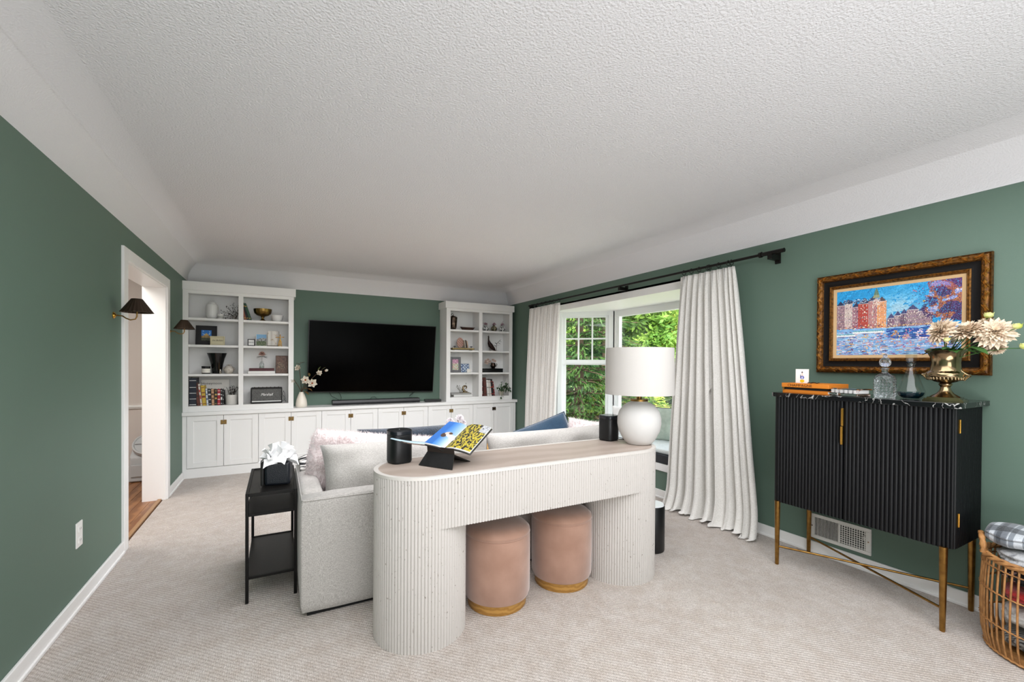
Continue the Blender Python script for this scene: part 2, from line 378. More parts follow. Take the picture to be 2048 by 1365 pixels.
plane_box('trim_1', [(-2.55, XL-.16, 6.47, 6.5, .775, .80), (-2.55, XL-.16, 6.48, 6.5, .76, .775)], white_paint, bevel=.004)
plane_box('baseboard_hall', [(-2.55, XL-.16, 6.48, 6.5, 0, .1)], white_paint, bevel=.004)
hall_light = lamp('fill_hall', 'AREA', (-1.8, 4.3, 2.4), (0, 0, 0), 22, (1.0, 1.6), (1, .97, .93))  # unseen fill lamp facing down below the hall ceiling

# pet food bin in the hall
binm = mat('grey_bin_plastic', '#b9bbbd', .45)
t = thing('storage_bin', 'grey plastic storage bin with a round screw lid on the hall floor', 'bin', (-1.25, 6.2, 0))
mb = MB(); poly = [(-1.42, 6.03), (-1.08, 6.03), (-1.06, 6.42), (-1.44, 6.42)]
mb.add([(x, y, 0.005) for x, y in poly]+[(x, y, .27) for x, y in [(-1.41, 6.05), (-1.09, 6.05), (-1.07, 6.42), (-1.43, 6.42)]]+[(x, y, .46) for x, y in [(-1.40, 6.26), (-1.1, 6.26), (-1.1, 6.42), (-1.4, 6.42)]],
       [(3, 2, 1, 0), (0, 1, 5, 4), (1, 2, 6, 5), (2, 3, 7, 6), (3, 0, 4, 7), (4, 5, 9, 8), (5, 6, 10, 9), (6, 7, 11, 10), (7, 4, 8, 11), (8, 9, 10, 11)])
mb.build('body', binm, t, bevel=.02, seg=3)
Ml = Matrix.Translation((-1.25, 6.13, .385)) @ Matrix.Rotation(R(42), 4, 'X')
mb = MB(); mb.lathe([(.15, -.02), (.15, .03), (.135, .035), (.128, .028)], (0, 0, 0), 40, Ml); mb.build('lid', binm, t, smooth=40)
mb = MB(); mb.box(-.012, .012, -.125, .125, .028, .05, Ml); mb.box(-.125, .125, -.012, .012, .028, .045, Ml); mb.build('lid_grip', binm, t, bevel=.004)
mb = MB(); mb.box(-1.395, -1.105, 6.02, 6.032, .06, .19); mb.build('front_panel', binm, t, bevel=.006)

# ================================================================== BAY WINDOW
vinyl = mat('white_vinyl', '#f1f2f2', .3)
bay = [(XR+.0, 2.40), (3.44, 2.40), (3.97, 2.93), (3.97, 4.47), (3.44, 5.0), (XR+.0, 5.0)]
def outset(p, d):  # crude push outwards
    out = []
    for x, y in p: out.append((x+(d if x > 3.6 else 0), y+(d if y > 3.7 else -d)))
    return out
mb = MB(); mb.prism(outset(bay, .09), 2.023, 2.12); struct(mb.build('ceiling_bay', white_paint))
mb = MB(); mb.prism([(XR+.121, 2.31), (3.44, 2.31), (4.06, 2.84), (4.06, 4.56), (3.44, 5.09), (XR+.121, 5.09)], -.2, .345); struct(mb.build('floor_bay_base', white_paint))
mb = MB(); mb.prism([(3.30, 2.42), (3.43, 2.42), (3.94, 2.94), (3.94, 4.46), (3.43, 4.98), (3.30, 4.98)], .345, .43)
o = mb.build('window_seat', mat('dark_seat_trim', '#23272c', .4), bevel=.006)
tag(o, 'dark painted window seat board filling the foot of the bay', 'window seat')
mb = MB(); mb.prism([(3.33, 2.5), (3.43, 2.5), (3.9, 2.98), (3.9, 4.42), (3.43, 4.9), (3.33, 4.9)], .43, .475)
o = mb.build('seat_cushion', woven('pale_seat_fabric', '#e3e6e4', '#c6cfcd', 260), bevel=.018, seg=3)
tag(o, 'thin pale patterned cushion lying along the bay window seat', 'cushion')
plane_box('trim_2', [(XR-.018, XR, 2.33, 2.40, .27, 2.095), (XR-.018, XR, 5.0, 5.07, .27, 2.095), (XR-.018, XR, 2.40, 5.0, 2.022, 2.095), (XR-.018, XR, 2.40, 5.0, .27, .342)], white_paint, bevel=.003)
plane_box('trim_3', [(XR-.002, 3.45, 2.385, 2.405, .34, 2.03), (XR-.002, 3.45, 4.995, 5.012, .34, 2.03)], white_paint)
def wframe(parent, P, Q, z0, z1, w, d, name='frame', wb=None):
    """rectangular frame in the vertical plane through P,Q (plan points), member width w, depth d"""
    P, Q = Vector((*P, 0)), Vector((*Q, 0)); L_ = (Q-P).length; a = math.atan2(Q.y-P.y, Q.x-P.x)
    M = Matrix.Translation((P.x, P.y, 0)) @ Matrix.Rotation(a, 4, 'Z'); wb = wb or w
    mb = MB(); mb.box(0, w, -d/2, d/2, z0, z1, M); mb.box(L_-w, L_, -d/2, d/2, z0, z1, M); mb.box(w, L_-w, -d/2, d/2, z1-w, z1, M); mb.box(w, L_-w, -d/2, d/2, z0, z0+wb, M)
    mb.build(name, vinyl, parent, bevel=.003); return M, L_
def win_empty(name, x, y):
    e = bpy.data.objects.new(name, None); COL.objects.link(e); e.location = (x, y, .43); WM[name] = Matrix.Translation((x, y, .43)); return struct(e)
def pane(parent, M, x0, x1, z0, z1, off=0):
    MB().box(x0, x1, off-.002, off+.002, z0, z1, M).build('pane', pane_glass, parent)
w1 = win_empty('window_1', 3.97, 3.7)
M, L_ = wframe(w1, (3.99, 2.93), (3.99, 4.47), .345, 2.03, .085, .10)
wframe(w1, (3.975, 3.01), (3.975, 4.39), .42, 1.99, .05, .05, 'sash'); pane(w1, M, .13, L_-.13, .46, 1.95)
MB().box(3.94, 4.06, 4.41, 4.53, .345, 2.03, RZ(R(0), (4, 4.47, 0))).build('corner_post', vinyl, w1, bevel=.01)
MB().box(3.94, 4.06, 2.87, 2.99, .345, 2.03).build('corner_post', vinyl, w1, bevel=.01)
def side_window(name, P, Q):
    w = win_empty(name, (P[0]+Q[0])/2, (P[1]+Q[1])/2)
    M, L_ = wframe(w, P, Q, .345, 2.03, .06, .10)
    mb = MB(); a, b = .055, L_-.055; s = .05
    mb.box(a, a+s, -.02, .02, 1.30, 1.99, M); mb.box(b-s, b, -.02, .02, 1.30, 1.99, M); mb.box(a+s, b-s, -.02, .02, 1.945, 1.99, M); mb.box(a+s, b-s, -.022, .022, 1.315, 1.37, M)
    mb.build('upper_sash', vinyl, w, bevel=.003)
    mb = MB(); mb.box(a, a+s, -.045, -.005, .42, 1.345, M); mb.box(b-s, b, -.045, -.005, .42, 1.345, M); mb.box(a+s, b-s, -.045, -.005, 1.30, 1.345, M); mb.box(a+s, b-s, -.045, -.005, .42, .48, M)
    mb.build('lower_sash', vinyl, w, bevel=.003)
    a += s; b -= s; cw = (b-a-.04)/3
    for k in (1, 2): MB().box(a+k*cw+(k-1)*.02, a+k*cw+k*.02, -.012, .012, 1.37, 1.945, M).build('muntin', vinyl, w)
    MB().box(a, b, -.0121, .0121, 1.648, 1.668, M).build('muntin', vinyl, w)
    for k in range(3):
        x0 = a+k*(cw+.02)
        pane(w, M, x0, x0+cw, 1.37, 1.648); pane(w, M, x0, x0+cw, 1.668, 1.945)
    pane(w, M, a, b, .48, 1.30, -.025)
side_window('window_2', (3.97, 4.47), (3.44, 5.0))
side_window('window_3', (3.44, 2.40), (3.97, 2.93))

# ================================================================== BUILT-IN CABINETS
FY = 5.97                                                     # door face
for k in range(6):
    x0 = -.90+k*.6945; x1 = x0+.6945
    lab = ['leftmost white base cabinet under the left bookcase, a brass latch between its doors', 'white base cabinet straddling the right edge of the left bookcase, below the magnolia vase',
           'white base cabinet below the left half of the television', 'white base cabinet below the right half of the television',
           'white base cabinet under the left half of the right bookcase', 'rightmost white base cabinet, with a dark latch, next to the window wall'][k]
    t = thing('base_cabinet', lab, 'cabinet', ((x0+x1)/2, 6.12, 0), group='row of white base cabinets')
    MB().box(x0, x1, FY+.02, YB, .0, .703).build('body', cab_paint, t)
    mb = MB(); mb.box(x0, x1, FY+.002, FY+.02, 0, .105); mb.build('plinth', cab_paint, t)
    for j in range(2):
        a = x0+.0025+j*.3475; b = a+.3425
        mb = MB(); s = .062; z0, z1 = .112, .700
        mb.box(a, a+s, FY, FY+.019, z0, z1); mb.box(b-s, b, FY, FY+.019, z0, z1); mb.box(a+s, b-s, FY, FY+.019, z1-s, z1); mb.box(a+s, b-s, FY, FY+.019, z0, z0+s)
        d = mb.build('door', cab_paint, t, bevel=.0015, seg=1)
        MB().box(a+s-.002, b-s+.002, FY+.010, FY+.017, z0+s-.002, z1-s+.002).build('door_panel', cab_paint, d)
    xc = (x0+x1)/2; lm = mat('antique_latch', '#93794c', .35, .9) if k < 5 else bronze
    mb = MB(); mb.box(xc-.028, xc-.003, FY-.006, FY, .592, .642); mb.box(xc+.003, xc+.030, FY-.006, FY, .592, .642)
    mb.box(xc-.012, xc+.016, FY-.014, FY-.006, .604, .630)
    mb.tube([(xc+.014+.012*math.cos(a), FY-.012, .617+.012*math.sin(a)) for a in np.linspace(0, 2*PI, 14)[:-1]], .003, 6, True)
    mb.build('latch', lm, t, bevel=.001, seg=1, label='square %s latch' % ('brass' if k < 5 else 'dark bronze'))
t = struct(MB().box(XL, -.90, FY+.002, YB, 0, .703).box(3.267, XR-.02, FY+.002, YB, 0, .703).build('trim_4', cab_paint))
tag(MB().box(XL, XR-.002, 5.945, YB, .704, .744).build('countertop', cab_paint, bevel=.003), 'continuous white wooden worktop along the whole row of base cabinets', 'countertop')

SH = [.808, 1.172, 1.505, 1.81]
def bookcase(name, label, x0, x1, cells, wall_side):
    t = thing(name, label, 'bookcase', ((x0+x1)/2, 6.14, .744)); y0 = 5.99
    (a0, a1), (b0, b1) = cells
    MB().box(x0, x0+.02, y0+.02, YB, .744, 2.2).build('side_panel', cab_paint, t); MB().box(x1-.02, x1, y0+.02, YB, .744, 2.2).build('side_panel', cab_paint, t)
    MB().box(a1+.015, b0-.015, y0+.02, YB-.01, .79, 2.1).build('divider', cab_paint, t)
    MB().box(x0+.02, x1-.02, YB-.012, YB-.001, .744, 2.2).build('back_panel', cab_paint, t)
    mb = MB(); mb.box(x0, a0, y0, y0+.02, .744, 2.2); mb.box(b1, x1, y0, y0+.02, .744, 2.2); mb.box(a1, b0, y0, y0+.02, .808, 2.082)
    mb.box(a0, b1, y0, y0+.02, .744, .808); mb.box(a0, b1, y0, y0+.02, 2.082, 2.2); mb.build('face_frame', cab_paint, t, bevel=.001, seg=1)
    mb = MB(); mb.box(x0+.02, x1-.02, y0+.02, YB-.012, .786, .8075); mb.build('bottom_shelf', cab_paint, t)
    MB().box(x0+.02, x1-.02, y0+.02, YB-.012, 2.1, 2.12).build('top_panel', cab_paint, t)
    for (p, q) in cells:
        pp = x0+.02 if p == a0 else b0-.015+.0; qq = x1-.02 if q == b1 else a1+.015
        for z in SH[1:]: MB().box(pp, qq, y0+.012, YB-.012, z-.026, z).build('shelf', cab_paint, t, bevel=.0015, seg=1)
    c0 = x0-(0 if wall_side == 'l' else .022); c1 = x1+(.022 if wall_side == 'l' else .022)
    mb = MB(); mb.box(c0, c1, y0-.022, YB, 2.118, 2.215); mb.build('crown', cab_paint, t, bevel=.002)
    return t
bookcase('bookcase', 'white built-in bookcase in the left corner beside the doorway', XL, .169, ((-.887, -.41), (-.361, .112)), 'l')
bookcase('bookcase', 'white built-in bookcase in the right corner beside the window curtain', 2.156, 3.246, ((2.217, 2.673), (2.729, 3.193)), 'r')

# ================================================================== CURTAINS
rodm = mat('black_rod', '#14120f', .4, .5)
t = thing('curtain_rod', 'long black metal curtain rod with rings above the bay window', 'curtain rod', (3.22, 3.6, 2.13))
RZ0 = 2.152
mb = MB(); mb.tube([(3.22, 1.97, RZ0), (3.22, 5.36, RZ0)], .011, 12); mb.build('rod', rodm, t, smooth=40)
for y0, y1 in ((1.82, 1.985), (5.35, 5.43)):
    mb = MB(); mb.tube([(3.22, y0, RZ0), (3.22, y1, RZ0)], .0155, 14); mb.build('finial', rodm, t, smooth=40)
mb = MB(); mb.tube([(3.22, 1.985, RZ0), (3.22, 2.005, RZ0)], .021, 14); mb.build('collar', rodm, t, smooth=40)
for y in (1.92, 3.53, 5.39):
    mb = MB(); mb.box(3.205, 3.318, y-.016, y+.016, RZ0-.048, RZ0-.010); mb.box(3.308, 3.3199, y-.02, y+.02, RZ0-.07, RZ0+.01); mb.build('bracket', rodm, t, bevel=.002)
def rings(ys):
    for y in ys:
        pts = [(3.22+.021*math.cos(a), y+.004*math.sin(a*2), RZ0-.007+.021*math.sin(a)) for a in np.linspace(0, 2*PI, 19)[:-1]]
        mb = MB(); mb.tube(pts, .0028, 6, True); mb.tube([(3.22, y, RZ0-.028), (3.22, y+.003, RZ0-.045), (3.225, y, RZ0-.06)], .0016, 5); mb.build('ring', rodm, t, smooth=60)
rings([2.235, 2.262, 2.35, 2.44, 2.455, 2.54, 2.62, 2.70]); rings([4.68, 4.79, 4.88, 4.99, 5.09, 5.2, 5.29, 5.34])
def curtain(name, label, ytop, ybot, folds, amp, seed, flare, ztop=2.105, lean=0):
    rg = random.Random(seed); ph = [rg.uniform(-.5, .5) for _ in range(folds+2)]; am = [rg.uniform(.45, 1.35) for _ in range(folds+2)]
    wd = [rg.uniform(.6, 1.4) for _ in range(folds)]; tot = sum(wd); cum = [0]
    for w_ in wd: cum.append(cum[-1]+w_/tot)
    mb = MB(); nu, nv = folds*14, 60
    def fn(u, v):
        k = max(q for q in range(folds) if cum[q] <= u+1e-9); fr = min(1, (u-cum[k])/(cum[k+1]-cum[k])); w = k+fr
        v = v*1.035; fl = max(0, v-1)/.035; vv = min(1, v)
        z = ztop-(ztop-.012)*vv; y = ytop[0]+(ytop[1]-ytop[0])*u; yb = ybot[0]+(ybot[1]-ybot[0])*u; y += (yb-y)*vv**.9
        pin = math.exp(-(vv/.05)**1.3); a = am[k]*(1-fr)+am[k+1]*fr
        d1 = math.sin(2*PI*(fr+.05*math.sin(3*vv+ph[k]*4))); sh = math.copysign(abs(d1)**.85, d1)
        wob = math.sin(2*PI*(u*folds*.37+.12*vv)+ph[0]*5)
        x = 3.20-amp*(.40+.60*vv**.5)*a*sh*(1-.6*pin)-.016*wob*vv-.015*vv
        dd = abs(fr-.25); x -= pin*.016*math.cos(dd*60)*math.exp(-(dd/.12)**2)
        foot = max(0, vv-.88)/.12; x -= flare*.55*foot**2.2; y += .008*math.sin(2*PI*fr*2+ph[k]*6)*vv
        z += .010*foot*(1+math.sin(w*2.3+seed))
        x -= flare*.5*fl*(.7+.3*math.sin(w*1.7)); z = z-fl*.006 if fl else z
        x += .005*noise.noise((u*9, vv*5, seed))
        return (min(x, 3.285), y, max(z, .006))
    mb.grid(fn, nu, nv); o = mb.build(name, linen, smooth=180, solid=.002)
    return tag(o, label, 'curtain', 'linen curtains of the bay window')
curtain('curtain', 'wide off-white linen curtain panel between the table lamp and the black cabinet', (2.195, 2.72), (1.955, 2.85), 10, .046, 3, .09)
curtain('curtain', 'narrower off-white linen curtain panel between the right bookcase and the bay window', (4.62, 5.385), (4.72, 5.47), 9, .040, 8, .05)

# ================================================================== CONSOLE TABLE
def flute_path(path_fn, L_, ribs, depth=.0055, sub=5):
    """path_fn(s) -> (point, outward normal); returns scalloped closed outline"""
    out = []
    for k in range(ribs):
        for j in range(sub):
            f = j/sub; s = (k+f)/ribs*L_; (x, y), (nx, ny) = path_fn(s); d = depth*(math.sqrt(max(0, 1-(2*f-1)**2))-1)
            out.append((x+nx*d, y+ny*d))
    return out
CX0, CX1, CY, CR = .630, 1.930, 2.115, .226
def circ(cx, cy, r, ph=0):
    def f(s):
        a = s/r+ph; return (cx+r*math.cos(a), cy+r*math.sin(a)), (math.cos(a), math.sin(a))
    return f
def capsule_outline(x0, x1, cy, r, ribs_end=45, ribs_side=83, depth=.0055, sub=5):
    out = []
    for seg in range(4):
        n_ = ribs_end if seg % 2 else ribs_side
        for k in range(n_):
            for j in range(sub):
                f = j/sub; t_ = (k+f)/n_; d = depth*(math.sqrt(max(0, 1-(2*f-1)**2))-1)
                if seg == 0: p, n2 = (x0+(x1-x0)*t_, cy-r), (0, -1)
                elif seg == 1: a = -PI/2+PI*t_; n2 = (math.cos(a), math.sin(a)); p = (x1+r*n2[0], cy+r*n2[1])
                elif seg == 2: p, n2 = (x1+(x0-x1)*t_, cy+r), (0, 1)
                else: a = PI/2+PI*t_; n2 = (math.cos(a), math.sin(a)); p = (x0+r*n2[0], cy+r*n2[1])
                out.append((p[0]+n2[0]*d, p[1]+n2[1]*d))
    return out
def capsule(x0, x1, cy, r, n=32):
    return [(x1+r*math.cos(a), cy+r*math.sin(a)) for a in np.linspace(-PI/2, PI/2, n)]+[(x0+r*math.cos(a), cy+r*math.sin(a)) for a in np.linspace(PI/2, 3*PI/2, n)]
t = thing('console_table', 'long off-white fluted plaster console table with drum legs standing behind the sofa', 'console table', ((CX0+CX1)/2, CY, 0))
for cx in (CX0, CX1):
    MB().prism(flute_path(circ(cx, CY, CR, -PI/2), 2*PI*CR, 90), .0, .5525).build('leg', plaster, t, smooth=35)
MB().prism(capsule_outline(CX0, CX1, CY, CR), .553, .786).build('apron', plaster, t, smooth=35)
oc, ic = capsule(CX0, CX1, CY, CR), capsule(CX0, CX1, CY, CR-.022); n_ = len(oc); mb = MB()
mb.add([(x, y, .786) for x, y in oc]+[(x, y, .80) for x, y in oc]+[(x, y, .80) for x, y in ic]+[(x, y, .79) for x, y in ic],
       [(i+k*n_, (i+1) % n_+k*n_, (i+1) % n_+(k+1)*n_, i+(k+1)*n_) for k in range(3) for i in range(n_)])
mb.build('rim', mat('smooth_plaster', '#d6d1cb', .7), t, smooth=40)
MB().prism(capsule(CX0, CX1, CY, CR-.0225), .786, .7985).build('tabletop', mat('pale_washed_oak', '#bfb0a5', .42, wave=(2.2, '#b5a599', 5, 'Y')), t, label='smooth pale wooden inset top')

# ================================================================== STOOLS
velvet = mat('blush_velvet', '#ae8875', .85, var=(7, '#9d7764', .35, .7), sheen=.6, bump=(18, .12))
oakb = mat('honey_oak', '#c4944c', .45, wave=(14, '#ad7c38', 5, 'Z'))
def stool(x, y, label):
    s = thing('round_stool', label, 'stool', (x, y, 0), group='blush velvet stools under the console table')
    MB().lathe([(.158, 0), (.161, .004), (.161, .05), (.158, .052)], (x, y, 0), 56).build('base_ring', oakb, s, smooth=40)
    MB().lathe([(.160, .052), (.174, .056), (.181, .075), (.183, .22), (.182, .375), (.178, .392)], (x, y, 0), 56).build('body', velvet, s, smooth=50)
    MB().lathe([(.177, .392), (.1825, .397), (.180, .412), (.160, .432), (.11, .442), (.0, .446)], (x, y, 0), 56, cap=False).build('seat_pad', velvet, s, smooth=60)
    MB().tube([(x+.180*math.cos(a), y+.180*math.sin(a), .393) for a in np.linspace(0, 2*PI, 49)[:-1]], .003, 6, True).build('piping', velvet, s, smooth=60)
stool(1.073, 2.142, 'blush velvet round stool with oak base next to the left leg of the console')
stool(1.522, 2.165, 'blush velvet round stool with oak base next to the right leg of the console')

# ================================================================== SOFA
def rbox(name, x0, x1, y0, y1, z0, z1, m, parent, r=.03, seg=4, puff=0, M=None, label=None, n=10):
    """soft upholstered block: subdivided box with rounded edges and slightly crowned faces"""
    bm = bmesh.new(); bmesh.ops.create_cube(bm, size=1)
    bmesh.ops.subdivide_edges(bm, edges=bm.edges[:], cuts=n, use_grid_fill=True)
    hx, hy, hz = (x1-x0)/2, (y1-y0)/2, (z1-z0)/2; c = Vector(((x0+x1)/2, (y0+y1)/2, (z0+z1)/2)); vs = []
    for v in bm.verts:
        u = Vector((v.co.x*2, v.co.y*2, v.co.z*2)); p = Vector((u.x*hx, u.y*hy, u.z*hz))
        q = Vector((max(-hx+r, min(hx-r, p.x)), max(-hy+r, min(hy-r, p.y)), max(-hz+r, min(hz-r, p.z)))); d = p-q
        if d.length > 1e-9: p = q+d.normalized()*r*min(1, d.length/r*1.0) if (abs(d.x) > 1e-9)+(abs(d.y) > 1e-9)+(abs(d.z) > 1e-9) > 1 else p
        if puff:
            e = [1-u.x**2, 1-u.y**2, 1-u.z**2]
            for i in range(3):
                j, k = (i+1) % 3, (i+2) % 3
                if abs(u[i]) > .99: p[i] += math.copysign(puff*max(0, e[j])**.5*max(0, e[k])**.5, u[i])
        p += Vector((noise.noise(p*6), noise.noise(p*6+Vector((9, 0, 0))), noise.noise(p*6+Vector((0, 9, 0)))))*puff*.35
        w_ = p+c; vs.append(M @ w_ if M else w_)
    bm.verts.ensure_lookup_table(); fs = [tuple(v.index for v in f.verts) for f in bm.faces]; bm.free()
    mb = MB(); mb.add(vs, fs); return mb.build(name, m, parent, smooth=180, label=label)
SX0, SX1, SY0, SY1 = .105, 2.56, 2.435, 3.38
sofa = thing('sofa', 'light grey woven fabric sofa seen from behind, backing onto the console table', 'sofa', ((SX0+SX1)/2, 2.9, 0))
MB().box(SX0+.03, SX1-.03, SY0+.03, SY1-.02, .0, .03).build('foot_rail', matte_black, sofa)
rbox('back_frame', SX0, SX1, SY0, SY0+.125, .02, .618, sofa_fab, sofa, r=.022, puff=.004, n=14)
rbox('arm', SX0, SX0+.12, SY0+.12, SY1, .02, .618, sofa_fab, sofa, r=.035, puff=.004, n=14)
rbox('arm', SX1-.12, SX1, SY0+.12, SY1, .02, .618, sofa_fab, sofa, r=.035, puff=.004, n=14)
rbox('seat_base', SX0+.10, SX1-.10, SY0+.10, SY1-.02, .02, .26, sofa_fab, sofa, r=.02)
xm = (SX0+SX1)/2
rbox('seat_cushion', SX0+.125, xm-.004, SY0+.14, SY1+.01, .262, .44, cushion_fab, sofa, r=.05, puff=.015)
rbox('seat_cushion', xm+.004, SX1-.125, SY0+.14, SY1+.01, .262, .44, cushion_fab, sofa, r=.05, puff=.015)
mb = MB(); zz = .606
mb.tube([(SX0+.004, SY1-.05, zz), (SX0+.004, SY0+.02, zz), (SX0+.012, SY0+.006, zz), (SX0+.03, SY0+.002, zz), (SX1-.03, SY0+.002, zz)], .003, 6)
mb.tube([(SX0+.014, SY0+.012, .03), (SX0+.014, SY0+.006, .3), (SX0+.014, SY0+.012, .6)], .0025, 6)
mb.build('piping', sofa_fab, sofa, smooth=60)
def pillow_mesh(w, h, d, n=26, p=2.2, seed=0, sag=0, wrinkle=.006, ears=.04):
    """pillow standing in XZ, thickness along Y, centre at origin bottom at z=0"""
    vs = []; fs = []
    for side in (-1, 1):
        for j in range(n+1):
            for i in range(n+1):
                u, v = i/n*2-1, j/n*2-1
                th = (max(0, 1-abs(u)**p)**.55)*(max(0, 1-abs(v)**p)**.55)
                pin = 1-ears*((1-u*u)*abs(v)**3) ; pin2 = 1-ears*((1-v*v)*abs(u)**3)
                x = u*w/2*pin2; z = v*h/2*pin+h/2
                if side == 1 and (i in (0, n) or j in (0, n)): pass
                y = side*d/2*th
                z -= sag*(1-u*u)*max(0, v)
                q = Vector((x*7+seed, z*7, side*2.)); y += side*wrinkle*noise.noise(q)*th*3+side*wrinkle*th*math.sin((u*v)*9+seed)
                vs.append((x, y, z))
    m = (n+1)**2
    for sd in range(2):
        for j in range(n):
            for i in range(n):
                a = sd*m+j*(n+1)+i; q = (a, a+1, a+n+2, a+n+1); fs.append(q if sd else q[::-1])
    # weld borders
    for k in range(n):
        pass
    return vs, fs
def weld(o):
    bm = bmesh.new(); bm.from_mesh(o.data); bmesh.ops.remove_doubles(bm, verts=bm.verts, dist=.0006); bmesh.ops.recalc_face_normals(bm, faces=bm.faces); bm.to_mesh(o.data); bm.free()
    return o
def pillow(name, label, cat, m, w, h, d, loc, rz=0, rx=0, ry=0, parent=None, group=None, piping=None, fur=None, **kw):
    M = Matrix.Translation(loc) @ Matrix.Rotation(rz, 4, 'Z') @ Matrix.Rotation(ry, 4, 'Y') @ Matrix.Rotation(rx, 4, 'X')
    root = parent
    if parent is None and (fur or piping): root = thing(name, label, cat, loc, group=group)
    vs, fs = pillow_mesh(w, h, d, **kw); mb = MB(); mb.add(vs, fs, M)
    o = weld(mb.build('cover' if root is not parent else name, m, root, smooth=180))
    if root is None: tag(o, label, cat, group)
    if piping:
        pts = [(math.copysign(1, c)*0, 0, 0) for c in ()]
        n = 24; per = [(-1+2*i/n, -1) for i in range(n)]+[(1, -1+2*i/n) for i in range(n)]+[(1-2*i/n, 1) for i in range(n)]+[(-1, 1-2*i/n) for i in range(n)]
        e = kw.get('ears', .04); P = [M @ Vector((u*w/2*(1-e*((1-v*v)*abs(u)**3)), 0, v*h/2*(1-e*((1-u*u)*abs(v)**3))+h/2-kw.get('sag', 0)*(1-u*u)*max(0, v))) for u, v in per]
        MB().tube(P, .0045, 6, True).build('piping', piping, root, smooth=60)
    if fur:
        fm, cnt, ln = fur; fb = MB(); nf = len(fs); rg = random.Random(5); V = []; Fc = []
        for _ in range(cnt):
            f = fs[rg.randrange(nf)]; a, b, c_, d_ = (Vector(vs[i]) for i in f); s, t_ = rg.random(), rg.random()
            p = (a*(1-s)+b*s)*(1-t_)+(d_*(1-s)+c_*s)*t_
            cen = Vector((0, 0, h/2)); nrm = Vector((p.x/(w*.5)**2*.12, p.y/(d*.5)**2*.12, (p.z-h/2)/(h*.5)**2*.12))+Vector((rg.gauss(0, .25), rg.gauss(0, .25), rg.gauss(0, .25)-.1)); nrm.normalize()
            sd = nrm.cross(Vector((rg.gauss(0, 1), rg.gauss(0, 1), rg.gauss(0, 1)))).normalized()*.0022; tip = p+nrm*ln*rg.uniform(.5, 1.1)
            k = len(V); V += [M @ (p-sd), M @ (p+sd), M @ tip]; Fc.append((k, k+1, k+2))
        fb.add(V, Fc); fo = fb.build('fur', fm, root, kind='stuff'); 
    return root or o
pillow('back_cushion', None, None, cushion_fab, 1.10, .405, .27, (.768, 2.675, .437), rz=R(1), rx=R(-14), parent=sofa, seed=2, wrinkle=.015, p=3.4, ears=.05)
pillow('back_cushion', None, None, cushion_fab, 1.08, .395, .27, (1.825, 2.675, .437), rx=R(-14), parent=sofa, seed=6, wrinkle=.013, p=4, ears=.04)
pink_fur = mat('blush_white_fur', '#ece3e2', .95, sheen=.5)
fur_fibre = mat('fur_fibres', '#f4eceb', .95, var=(8, '#ece0df', .3, .7))
_n = fur_fibre.node_tree; _t = _n.nodes.new('ShaderNodeBsdfTranslucent'); _t.inputs[0].default_value = (.9, .84, .84, 1); _m = _n.nodes.new('ShaderNodeMixShader'); _m.inputs[0].default_value = .6
_n.links.new(_n.nodes['Principled BSDF'].outputs[0], _m.inputs[1]); _n.links.new(_t.outputs[0], _m.inputs[2]); _n.links.new(_m.outputs[0], _n.nodes['Material Output'].inputs[0])
pillow('fluffy_pillow', 'large fluffy blush-white pillow at the left end of the sofa', 'pillow', pink_fur, .92, .375, .22, (.62, 2.95, .462), rz=R(2), rx=R(-8), ry=R(8), fur=(fur_fibre, 26000, .026), seed=1, wrinkle=.016, p=3.0, ears=-.07, sag=.02)
navy = mat('navy_chenille', '#1b2b3c', .95, bump=(160, .8), sheen=.4, var=(60, '#0f1b28', .4, .65))
pillow('navy_pillow', 'dark navy knitted pillow lying beyond the fluffy pillow on the sofa', 'pillow', navy, .78, .39, .17, (.90, 3.22, .452), rz=R(-3), rx=R(-20), seed=4, wrinkle=.014, p=3)
denim = woven('blue_velvet', '#2c4a63', '#16293a', 500, .9, .6, .5)
pillow('blue_pillow', 'dark teal blue velvet pillow leaning at the right end of the sofa', 'pillow', denim, .50, .42, .15, (2.13, 3.12, .44), rz=R(-28), rx=R(-28), ry=R(-22), seed=9, piping=denim)
pillow('fluffy_pillow', 'fluffy pale pink pillow beside the blue pillow, in front of the side window', 'pillow', pink_fur, .46, .38, .16, (2.40, 2.98, .44), rz=R(-25), rx=R(-14), ry=R(8), fur=(fur_fibre, 9000, .024), seed=3, p=3, wrinkle=.012)
# striped throw over the inside of the left arm
strp = mat('striped_throw', '#e9e6e1', .9, wave=(9, '#15161a', .4, 'Y'))
mb = MB(); mb.grid(lambda u, v: (SX0+.02+.36*u, 3.05+.30*v+.02*math.sin(u*9), .625+.06*math.sin(PI*u)*math.sin(PI*v)+.04*(1-u)*math.sin(PI*v)-.16*max(0, u-.4)+.006*math.sin(v*30)), 20, 20)
tag(mb.build('striped_throw', strp, smooth=180, solid=.012), 'black and white striped throw folded over the far end of the left sofa arm', 'throw')
pillow('sage_pillow', 'square sage green pillow with piped edge standing on the bay window seat', 'pillow', mat('sage_linen', '#b9c4b8', .9, var=(25, '#aab7aa', .4, .7)), .44, .38, .14, (3.72, 3.38, .476), rz=R(118), rx=R(-10), piping=mat('taupe_piping', '#7d736c', .8), seed=5)
pillow('white_pillow', 'white pillow on the bay window seat partly behind the white table lamp', 'pillow', mat('white_cotton', '#efefee', .9), .44, .34, .14, (3.70, 3.86, .476), rz=R(100), rx=R(-12), seed=8)

